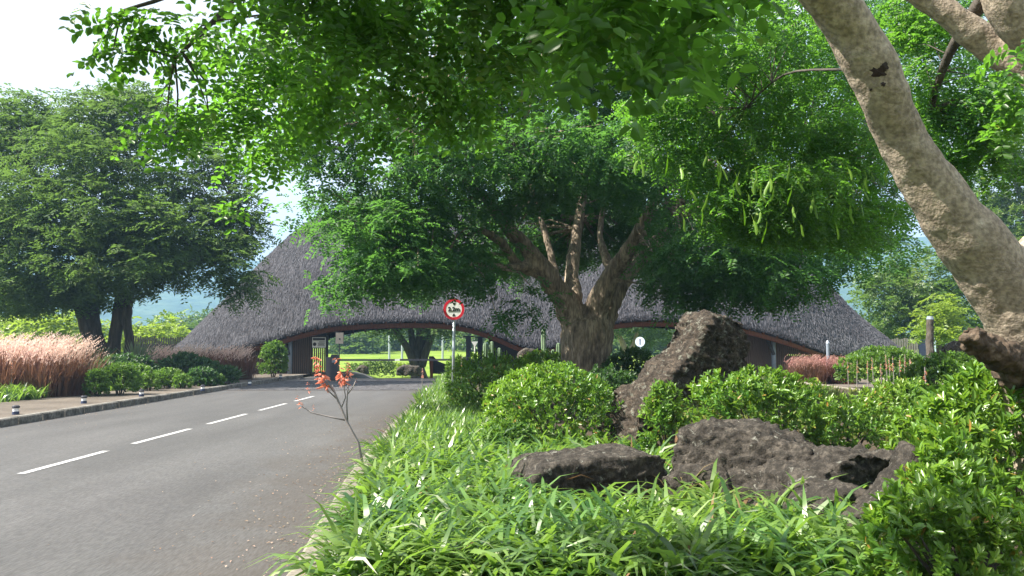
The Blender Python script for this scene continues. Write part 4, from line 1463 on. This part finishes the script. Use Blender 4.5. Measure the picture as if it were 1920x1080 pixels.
V, Fc = pinnate(P, O, comp=6, pairs=5, rl=.55, L=.2, W=.075, droop=.12, shape='dia', jit=.3, flatten=.35)
put('crown', np_mesh('crown', V, Fc), M['leaf_left'], lt, kind='stuff')
put('branch', twig_mesh(P, [v for b in LM for v in b.v[::6]], 12, .02), M['bark_dark'], lt, kind='stuff')


def tree(label, limbs, lobes, dens, L, m, bark='bark_dark', base=None, name='tree', group=None, hole=-.3, hf=.6, seed=0, comp=6, pairs=4, voxel=None, every=14):
    x, y, Y = base
    b = at(x, y, Y)
    t = thing(name, label, 'tree', (b.x, Y, gz(b.x, Y)), group)
    T = [limb(q, 8) for q in limbs]
    if voxel:
        solid('trunk', T, M[bark], voxel, lambda p, n: voxel * (abs(mnoise.fractal(Vector((p.x * 3, p.y * 3, p.z * .8)), 1, 2, 3)) - .25), 2, t)
    else:
        mb = MB()
        for q in T:
            k = len(mb.v)
            mb.v += q.v
            mb.f += [tuple(i + k for i in f) for f in q.f]
        put('trunk', mb.mesh(), M[bark], t, smooth=True)
    P, O = twigs_in([lobe(*q) for q in lobes], dens * .68, hole=hole, hole_f=hf, seed=seed)
    V, Fc = pinnate(P, O, comp=comp, pairs=pairs, rl=L * 2.6, L=L * 1.16, W=L * .58, droop=.15, shape='dia', jit=L * 1.6, flatten=.4)
    put('crown', np_mesh('crown', V, Fc), M[m], t, kind='stuff')
    return t


tree('spreading green tree behind the right end of the thatch', [[(1765, 700, 10, 62), (1762, 640, 8, 62), (1750, 580, 7, 62), (1700, 520, 4, 62)], [(1762, 620, 6, 62), (1800, 550, 4, 61), (1840, 500, 3, 60)]],
     [(1690, 540, 80, 50, 62), (1750, 500, 80, 40, 62), (1800, 560, 90, 60, 60), (1660, 560, 55, 40, 60), (1740, 600, 80, 40, 60), (1860, 530, 70, 70, 63), (1850, 620, 70, 40, 60), (1700, 620, 50, 30, 61)], 1.7, .26, 'leaf_far', base=(1765, 690, 62), seed=21)
tree('small bright green tree before the spreading tree at right', [[(1762, 680, 6, 48), (1758, 620, 4, 48), (1750, 580, 2, 48)]], [(1755, 590, 40, 25, 48), (1745, 620, 32, 22, 47.5), (1775, 625, 34, 24, 47.5), (1755, 565, 20, 14, 48)], 2.6, .2, 'leaf_lime', base=(1762, 680, 48), seed=22)
tree('tall pale green tree right of the leaning trunk', [[(1960, 720, 12, 70), (1950, 560, 10, 70), (1930, 420, 7, 70), (1900, 330, 4, 70)]], [(1880, 340, 80, 70, 70), (1930, 280, 80, 60, 70), (1900, 420, 90, 60, 69), (1860, 470, 50, 40, 68), (1980, 380, 90, 120, 71), (1950, 500, 90, 60, 70)],
     1.5, .28, 'leaf_far', base=(1960, 690, 70), seed=23)
tree('many stemmed dark tree on the lawn seen through the left arch', [[(786, 712, 18, 65), (784, 690, 12, 65), (785, 665, 10, 65), (786, 640, 8, 65), (790, 600, 6, 65), (800, 540, 5, 65)], [(780, 690, 9, 64.6), (765, 655, 7, 64.4), (745, 625, 5, 64), (725, 600, 4, 63.6)],
                                                                   [(784, 680, 9, 64.8), (774, 645, 7, 64.8), (768, 600, 5, 65)], [(790, 685, 9, 64.8), (802, 650, 7, 64.6), (815, 622, 5, 64.4), (840, 590, 4, 64)], [(788, 680, 8, 65), (796, 640, 6, 65.3), (806, 600, 5, 65.6)]],
     [(780, 590, 90, 26, 65), (700, 590, 60, 26, 64), (850, 590, 70, 26, 66), (780, 540, 110, 40, 66), (735, 618, 26, 10, 64), (825, 618, 34, 10, 64)], 1.6, .25, 'leaf_left', base=(786, 697, 65), seed=24)
tree('pale branched tree behind the right arch', [[(1172, 690, 8, 75), (1170, 650, 6, 75), (1155, 620, 4, 75), (1148, 590, 3, 75)], [(1173, 670, 6, 75), (1188, 645, 4, 75), (1198, 610, 3, 75)]], [(1170, 600, 60, 20, 75), (1220, 620, 40, 26, 77), (1150, 580, 60, 22, 76)], 1.6, .28, 'leaf_left', 'bark_pale',
     base=(1172, 690, 75), seed=25)
# wood along the far side of the lawn, tree by tree
WL = 'trees along the far side of the lawn'
for k, (px, Y, w, top, lab, m) in enumerate(((655, 128, 42, 590, 'dark rounded tree at the left end of the wood behind the lawn', 'leaf_left'), (690, 140, 40, 575, 'dark bluish tree in the wood left of the lawn poles', 'leaf_left'),
                                             (735, 150, 50, 580, 'lighter green tree in the wood behind the lawn', 'leaf_far'), (800, 145, 46, 570, 'dark tree in the wood behind the many stemmed tree', 'leaf_left'),
                                             (850, 150, 44, 585, 'mid green tree in the wood right of the lawn poles', 'leaf_far'), (905, 140, 46, 580, 'bright tree in the wood behind the pale triangle sign', 'leaf_far'),
                                             (1130, 120, 50, 590, 'dark green tree behind the right arch beside the trunk', 'leaf_left'), (1190, 125, 50, 580, 'dense dark tree behind the round pale sign', 'leaf_left'),
                                             (1260, 130, 50, 585, 'dark tree behind the right arch beside the standing rock', 'leaf_far'), (1340, 125, 50, 590, 'dark green tree behind the head of the standing rock', 'leaf_left'))):
    g = at(px, 652, Y).z - gz(at(px, 0, Y).x, Y)
    b = 652 + (EYE - gz(at(px, 0, Y).x, Y)) * F / Y
    h = b - top
    tree(lab, [[(px, b + 2, 5, Y), (px + 2, b - h * .4, 4, Y), (px - 3, b - h * .7, 2, Y)]], [(px, top + h * .35, w, h * .34, Y), (px - w * .5, top + h * .6, w * .7, h * .3, Y - 2), (px + w * .5, top + h * .62, w * .7, h * .3, Y - 2), (px, b - h * .16, w * 1.1, h * .16, Y - 3)], .55, .6, m, base=(px, b, Y),
         group=WL, seed=40 + k, comp=5, pairs=3)
# bright bushes and far trees behind the left tree
BL = 'bright bushes behind the left tree'
for k, (px, Y, w, top, bot, lab, m) in enumerate(((20, 60, 60, 590, 655, 'lime bush at the left edge behind the fountain grass', 'leaf_lime'), (90, 58, 60, 575, 655, 'lime bush behind the left half of the feathery tree', 'leaf_lime'),
                                                  (145, 64, 50, 590, 655, 'lime bush just left of the dark trunks', 'leaf_lime'), (200, 66, 40, 600, 655, 'lime bush seen between the dark trunks', 'leaf_lime'),
                                                  (262, 62, 40, 598, 655, 'lime bush just right of the dark trunks', 'leaf_lime'), (305, 64, 36, 592, 652, 'yellow green bush beside the left roof end', 'leaf_lime'),
                                                  (345, 120, 50, 590, 660, 'green tree on the slope behind the left roof end', 'leaf_far'), (400, 130, 60, 585, 660, 'pale green tree further along the slope behind the roof', 'leaf_far'),
                                                  (-20, 95, 90, 500, 655, 'tall green tree at the left edge behind the lime bushes', 'leaf_far'), (1640, 110, 40, 600, 660, 'green tree between the right roof end and the hill', 'leaf_far'))):
    h = bot - top
    tree(lab, [[(px, bot + 30, 5, Y), (px, bot - h * .3, 3, Y)]], [(px, top + h * .5, w * .9, h * .5, Y), (px - w * .5, top + h * .65, w * .6, h * .4, Y - 1), (px + w * .5, top + h * .65, w * .6, h * .4, Y - 1), (px, bot + 6, w, 22, Y - 1)], 1.3 if Y < 80 else .7, .3 if Y < 80 else .5, m, base=(px, bot, Y),
         group=BL if Y < 80 else None, seed=60 + k, name='bush' if Y < 80 else 'tree')


# ------------------------------------------------------------------ grasses
def blades(P, n_per, L, W, lean=.9, segs=3, droop=.9, spread=.06):
    """arching strap leaves in clumps"""
    P = np.repeat(P, n_per, 0)
    m = len(P)
    a = RNG.uniform(0, 2 * PI, m)
    H = np.stack([np.cos(a), np.sin(a), np.zeros(m)], 1)
    P = P + H * RNG.uniform(0, spread, m)[:, None]
    ln = L * RNG.uniform(.6, 1.25, m)
    k = RNG.uniform(.15, 1, m) * lean
    D = nrm(H * k[:, None] + np.array([0, 0, 1.0]))
    S = np.stack([-np.sin(a), np.cos(a), np.zeros(m)], 1)
    S = nrm(S + RNG.normal(size=(m, 3)) * .25)
    w = W * RNG.uniform(.7, 1.25, m)
    rows = []
    pos = P.copy()
    prof = [.7, 1, .85, .5, 0] if segs == 4 else [.75, 1, .7, 0]
    dr = droop * RNG.uniform(.4, 1.2, m)
    for s in range(segs + 1):
        rows.append((pos - S * (w * prof[s] * .5)[:, None], pos + S * (w * prof[s] * .5)[:, None]))
        step = (ln / segs)[:, None]
        pos = pos + D * step
        D = nrm(D + H * (dr * .32)[:, None] + np.array([0, 0, -.34]) * (dr * (s + 1) * .75)[:, None])
    nv = 2 * segs + 1
    vs = []
    for s in range(segs):
        vs += [rows[s][0], rows[s][1]]
    vs.append(rows[segs][0])
    V = np.stack(vs, 1).reshape(-1, 3)
    base = (np.arange(m) * nv)[:, None]
    quads = [base + np.array([[2 * s, 2 * s + 1, 2 * s + 3, 2 * s + 2]]) for s in range(segs - 1)]
    e = 2 * (segs - 1)
    return V, [np.concatenate(quads), base + np.array([[e, e + 1, e + 2]])]


# rocks and big shrubs keep the strap leaves out
def clear(x, y):
    if abs(x - 2.0) < .7 and 12.0 < y < 13.6:
        return False
    return True


pts = []
while len(pts) < 900:
    y = 5.2 + 7.6 * random.random() ** 1.25
    x = random.uniform(rx_(y) + (.36 if y < 12.6 else .25), min(4.6, .2 + y * .48))
    if y > 6.5 and (x > .25 + .1 * (y - 6) and y > 6.9 and random.random() < .55 or (x > 1.9 and y > 7.4) or (.2 < x < 1.5 and y > 7.9 and y < 9.2)):
        continue
    pts.append((x, y, .085))
G1 = blades(np.array(pts), 12, .56, .047, lean=1.05, segs=4, droop=1.15)
pts = []
while len(pts) < 1300:
    y = 11 + 13 * random.random()
    x = random.uniform(rx_(y) + (.46 if y < 13 else .27), rx_(y) + 3.0 - .09 * (y - 11))
    if x > .1 and y < 12.6:
        continue
    pts.append((x, y, .085))
G2 = blades(np.array(pts), 9, .36, .034, lean=.8, segs=3, droop=.8)
pts = []
while len(pts) < 420:
    y = 23 + 20 * random.random()
    x = random.uniform(rx_(y) + .1, rx_(y) + 1.6)
    pts.append((x, y, .085))
G3 = blades(np.array(pts), 8, .4, .04, lean=.7, segs=3, droop=.7)
V, Fc = merge([G1, G2, G3])
tag(put('ground_cover', np_mesh('ground_cover', V, Fc), M['strap'], kind='stuff'), 'strap leaved green ground cover spreading along the right kerb', 'ground cover')
dp_ = np.array([(random.uniform(rx_(y_) + .3, min(4.2, .2 + y_ * .45)), y_, .085) for y_ in [random.uniform(5.3, 14) for _ in range(190)]])
V, Fc = blades(dp_, 3, .5, .03, lean=1.2, segs=4, droop=1.25)
tag(put('dry_leaves', np_mesh('dry_leaves', V, Fc), M['dry'], kind='stuff'), 'dry brown blades scattered through the strap leaved cover', 'dead leaves')
# low bed filler elsewhere
pts = [(random.uniform(2, 11.3), random.uniform(13, 42), .085) for _ in range(1000)]
V, Fc = blades(np.array(pts), 9, .35, .05, lean=.9, segs=3)
tag(put('bed_grass', np_mesh('bed_grass', V, Fc), M['grass_bed'], kind='stuff'), 'short yellow green grass between the island shrubs', 'grass')
pts = [(random.uniform(19, 23.5), random.uniform(30.5, 35), .03) for _ in range(600)] + [(random.uniform(17.8, 22), random.uniform(27, 31), .03) for _ in range(500)]
V, Fc = blades(np.array(pts), 9, .5, .04, lean=.5, segs=3, droop=.5)
tag(put('tall_grass', np_mesh('tall_grass', V, Fc), M['grass_bed'], kind='stuff'), 'yellowish tall grass on the right verge beyond the exit road', 'grass')
pts = []
for _ in range(900):
    y = random.uniform(22, 46)
    pts.append((lx_(y) - random.uniform(3.0, 8.5), y, .1))
V, Fc = blades(np.array(pts), 9, .42, .05, lean=.8, segs=3)
tag(put('bed_grass', np_mesh('bed_grass', V, Fc), M['strap'], kind='stuff'), 'green grass filling the left bed between the shrubs', 'grass')
# strap clump with a flower stalk by the left path
cl = at(30, 752, 24.6)
sc2 = thing('strap_plant', 'bright strap leaved clump at the left edge before the fountain grass', 'plant', (cl.x, 24.6, .1))
V, Fc = blades(np.array([(cl.x + random.gauss(0, .28), 24.5 + random.gauss(0, .2), .1) for _ in range(34)]), 12, .55, .05, lean=.7, segs=4, droop=.7)
put('foliage', np_mesh('foliage', V, Fc), M['strap'], sc2, kind='stuff')


def fountain_grass(label, x0, x1, Y, ytop, depth, npl, mplume, mreed, name='fountain_grass', clumps=26, ground=.1):
    a, b = at(x0, 0, Y).x, at(x1, 0, Y).x
    zt = at(0, ytop, Y).z
    t = thing(name, label, 'ornamental grass', ((a + b) / 2, Y, ground))
    h = zt - ground
    n = clumps
    c = np.stack([RNG.uniform(a + .1, b - .1, n), Y + RNG.uniform(-depth, depth, n), np.full(n, ground)], 1)
    V, Fc = blades(c, 95, h * .78, .03, lean=.42, segs=3, droop=.55, spread=.32)
    put('foliage', np_mesh('foliage', V, Fc), M[mreed], t, kind='stuff')
    # plumes: bristly tapering spikes made of many short hairs
    P = np.stack([RNG.uniform(a, b, npl), Y + RNG.uniform(-depth, depth, npl), ground + h * RNG.uniform(.5, .82, npl)], 1)
    D = nrm(np.stack([RNG.normal(.15, .42, npl), RNG.normal(0, .3, npl), np.ones(npl)], 1))
    ln = RNG.uniform(.36, .6, npl) * (h / 1.8)
    parts = []
    for k in range(13):
        f = k / 12
        q = P + D * (ln * f)[:, None] + np.stack([.5 * ln * f * f, 0 * ln, -.12 * ln * f * f], 1)
        d = nrm(D + rdir(npl) * .55)
        parts.append(leaf_arrays(q, d, rdir(npl), (.075 * (1.15 - .5 * f)), .03, shape='dia', fold=.1, bend=0))
    V, Fc = merge(parts)
    put('plume', np_mesh('plume', V, Fc), M[mplume], t, kind='stuff')
    return t


fountain_grass('tall pink plumed fountain grass at the left edge', -90, 172, 26.3, 630, 1.1, 1000, 'plume', 'reed', clumps=40)
fountain_grass('pink fountain grass beside the left roof end', 300, 478, 39.5, 648, .9, 480, 'plume', 'reed', clumps=34)
fountain_grass('dark red fountain grass below the right slatted wall', 1468, 1580, 38, 668, 1.0, 560, 'plume_red', 'reed', clumps=26, ground=.03)


# ------------------------------------------------------------------ aloes, agave, cactus
def flower_head(mb_parts, base, D, n, size):
    """drooping tubular blossoms round a spike"""
    P = np.array([tuple(base + D * (size * random.random())) for _ in range(n)])
    d = rdir(n) * np.array([1, 1, .35]) + np.array([0, 0, -.35])
    L = size * .3 * (1.15 - .6 * ((P - np.array(base)) @ np.array(D)) / size)
    mb_parts.append(leaf_arrays(P, d, rdir(n), L, L * .22, shape='hex', fold=.3, bend=.1))
    mb_parts.append(leaf_arrays(P, d, np.cross(nrm(d), rdir(n)), L, L * .22, shape='hex', fold=.3, bend=.1))


AY = 10.6
ab = at(683, 884, AY)
al = thing('aloe_plant', 'aloe with a branching stalk of orange flowers leaning over the kerb', 'aloe', (ab.x + .1, AY, .08))
lf = []
for k in range(15):
    an = k * 2.4
    mb = MB()
    ln = random.uniform(.3, .45)
    d = Vector((math.cos(an), math.sin(an), random.uniform(.5, 1.3))).normalized()
    s = Vector((-math.sin(an), math.cos(an), 0))
    p = Vector((ab.x + .25, AY, .1))
    rows = []
    for q in range(5):
        f = q / 4
        w = .055 * (1 - f ** 1.7) + .002
        c = p + d * ln * f + Vector((0, 0, -.12 * f * f))
        rows.append([c - s * w, c + Vector((0, 0, -.018 * (1 - f))), c + s * w])
    for r in rows:
        mb.v += [tuple(x) for x in r]
    for q in range(4):
        for j in range(2):
            a_ = q * 3 + j
            mb.f.append((a_, a_ + 1, a_ + 4, a_ + 3))
    put('leaf', mb.mesh(), M['aloe'], al, smooth=True)
STK = [[(683, 884, 4.2), (672, 830, 3.8), (650, 790, 3.6), (630, 742, 3.2), (622, 722, 2.8)],
       [(648, 788, 2.6), (620, 782, 2.3), (585, 774, 2.0), (566, 762, 1.8)],
       [(632, 748, 2.4), (618, 735, 2), (604, 722, 1.8), (597, 712, 1.6)], [(626, 735, 2.2), (612, 715, 2), (606, 712, 1.5)],
       [(652, 795, 2.6), (650, 760, 2.4), (652, 735, 2), (653, 705, 1.6)], [(640, 765, 2), (648, 745, 1.8), (645, 725, 1.5), (640, 712, 1.3)], [(653, 738, 1.8), (663, 724, 1.6), (667, 714, 1.4)]]
for q, pts in enumerate(STK):
    put('stalk', MB().tube([at(x, y, AY + .02 * q) for x, y, r in pts], [r * .62 * AY / F for x, y, r in pts], 7).mesh(), M['aloe_stem'], al, smooth=True)
for (x0, y0, x1, y1, n) in ((612, 725, 592, 668, 38), (598, 710, 594, 680, 14), (645, 720, 630, 668, 30), (655, 706, 652, 676, 22), (566, 764, 556, 742, 16), (578, 738, 578, 716, 10), (588, 772, 587, 758, 8), (667, 716, 668, 708, 10)):
    a, b = at(x0, y0, AY), at(x1, y1, AY)
    pr_ = []
    flower_head(pr_, a, (b - a).normalized(), n, (b - a).length)
    for (V_, F_) in pr_:
        pass
    V, Fc = merge(pr_)
    put('flower_head', np_mesh('flower_head', V, Fc), M['orange'], al)


def aloe_spike(x, Y, ztop, label, group, m='orange', ground=.05):
    t = thing('aloe_flower', label, 'flower stalk', (x, Y, ground), group)
    lean = random.uniform(-.06, .06)
    put('stalk', MB().tube([(x, Y, ground), (x + lean, Y, ztop)], [.018, .01], 5).mesh(), M['aloe_stem'], t)
    n = 26
    f = RNG.random(n)
    h = (ztop - ground) * .38
    P = np.stack([np.full(n, x + lean), np.full(n, Y), ztop - h + h * f], 1)
    d = rdir(n) * np.array([1, 1, .2]) + np.array([0, 0, -.5])
    put('blossom', leaf_mesh('blossom', P, d, rdir(n), .07 * (1.15 - f * .7), .02, shape='hex'), M[m], t)


ORD = ['first', 'second', 'third', 'fourth', 'fifth', 'sixth', 'seventh', 'eighth', 'ninth', 'tenth', 'eleventh', 'last']
row_ = sorted(((1637, 670, 30.5), (1663, 664, 30.5), (1675, 668, 30.2), (1684, 670, 30.6), (1694, 664, 30.8), (1703, 672, 30.4), (1709, 676, 30.2), (1652, 682, 30), (1626, 676, 30.8), (1605, 676, 31), (1590, 678, 31.5), (1668, 672, 30.9)))
for k, (px, yt, Y) in enumerate(row_):
    p = at(px, yt, Y)
    aloe_spike(p.x, Y, p.z, 'orange aloe spike before the clipped round shrub, %s from the red grass' % ORD[k], 'orange aloe spikes before the right round shrub', ground=.03)
for (px, yt, Y, lab) in ((1736, 688, 15.5, 'single orange aloe spike before the broad mounded shrub'), (23, 668, 25, 'tall single orange stalk at the left edge before the fountain grass'), (865, 668, 26, 'thin orange stalk beside the height limit sign'), (978, 662, 26, 'thin orange stalk rising by the small dark rock'), (792, 690, 30, 'small orange stalk by the kerb left of the sign post')):
    p = at(px, yt, Y)
    aloe_spike(p.x, Y, p.z, lab, None)


def agave(label, px, py, Y, n, L, m='agave', ground=.1):
    p = at(px, py, Y)
    t = thing('agave_plant', label, 'agave', (p.x, Y, ground))
    for k in range(n):
        an = k * 2.399
        el = .1 + 1.25 * (k / n)
        d = Vector((math.cos(an) * math.cos(el), math.sin(an) * math.cos(el), math.sin(el)))
        s = Vector((-math.sin(an), math.cos(an), 0))
        c = Vector((p.x, Y, ground + L * .3))
        mb = MB()
        for f, w in ((0, .04), (.35, .06), (.75, .035), (1, .002)):
            q = c + d * L * f
            mb.v += [tuple(q - s * w), tuple(q + Vector((0, 0, -.02))), tuple(q + s * w)]
        for q in range(3):
            for j in range(2):
                a_ = q * 3 + j
                mb.f.append((a_, a_ + 1, a_ + 4, a_ + 3))
        put('leaf', mb.mesh(), M[m], t)


agave('spiky agave between and right of the dark trunks', 255, 640, 36.6, 46, 1.15, ground=.5)
agave('spiky agave left of the dark trunks behind the pink grass', 150, 640, 37.5, 40, .95, ground=.6)
agave('small pale agave on the path edge before the pink grass', 440, 708, 37.6, 22, .6)
agave('pale green aloe rosette behind the small dark green mound', 1845, 690, 17, 18, .45)


def cactus(label, px, ytop, Y, stems, r=.1):
    p = at(px, 680, Y)
    t = thing('cactus', label, 'cactus', (p.x, Y, .08))
    for dx, yt in stems:
        a = at(px + dx, yt, Y)
        mb = MB()
        n = 14
        rows = [(.05, .8), (a.z * .5, 1), (a.z - .12, 1), (a.z - .03, .75), (a.z, .2)]
        for z, f in rows:
            for j in range(n):
                an = 2 * PI * j / n
                rr = r * f * (1 if j % 2 else .78)
                mb.v.append((a.x + math.cos(an) * rr, Y + math.sin(an) * rr, z))
        for q in range(len(rows) - 1):
            for j in range(n):
                mb.f.append((q * n + j, q * n + (j + 1) % n, (q + 1) * n + (j + 1) % n, (q + 1) * n + j))
        mb.f.append(tuple((len(rows) - 1) * n + j for j in range(n)))
        put('stem', mb.mesh(), M['cactus'], t)


cactus('cluster of short columnar cactus stems left of the small dark rock', 918, 640, 30, [(-8, 642), (4, 640), (18, 652), (-2, 655)], .085)
cactus('single tall columnar cactus before the middle thatch', 1019, 618, 30, [(0, 618), (3, 650)], .085)
cactus('short columnar cactus just left of the big trunk', 1047, 642, 28, [(0, 643), (-10, 655)], .08)

# fallen leaves along the right kerb
n = 750
y = RNG.uniform(6, 20, n)
off = RNG.exponential(.38, n)
P = np.stack([np.array([rx_(v) for v in y]) - .02 - off, y, np.full(n, .018)], 1)
d = rdir(n) * np.array([1, 1, .12])
me = leaf_mesh('litter', P, d, rdir(n) * .25 + np.array([0, 0, 1.0]), RNG.uniform(.015, .045, n), RNG.uniform(.01, .022, n), shape='dia', fold=.15)
tag(put('leaf_litter', me, M['litter'], kind='stuff'), 'scattered dry leaves along the right kerb', 'fallen leaves')
n = 260
y = RNG.uniform(10, 36, n)
P = np.stack([np.array([lx_(v) for v in y]) + RNG.exponential(.4, n), y, np.full(n, .018)], 1)
me = leaf_mesh('litter', P, rdir(n) * np.array([1, 1, .12]), rdir(n) * .25 + np.array([0, 0, 1.0]), RNG.uniform(.02, .06, n), .02, shape='dia', fold=.15)
tag(put('leaf_litter', me, M['litter'], kind='stuff'), 'few dry leaves in the left gutter', 'fallen leaves')

# ------------------------------------------------------------------ haze
HAZE = True
if HAZE:
    m, n, l, out = new_mat('haze')
    v = n.new('ShaderNodeVolumePrincipled')
    v.inputs['Color'].default_value = (.38, .65, 1, 1)
    v.inputs['Density'].default_value = .0006
    v.inputs['Anisotropy'].default_value = .2
    l.new(v.outputs['Volume'], out.inputs['Volume'])
    hz = put('haze', MB().box(-3600, 3600, -120, 2700, -8, 232).mesh(), m, kind='stuff')
    tag(hz, 'thin bluish haze in front of the far hills', 'haze')
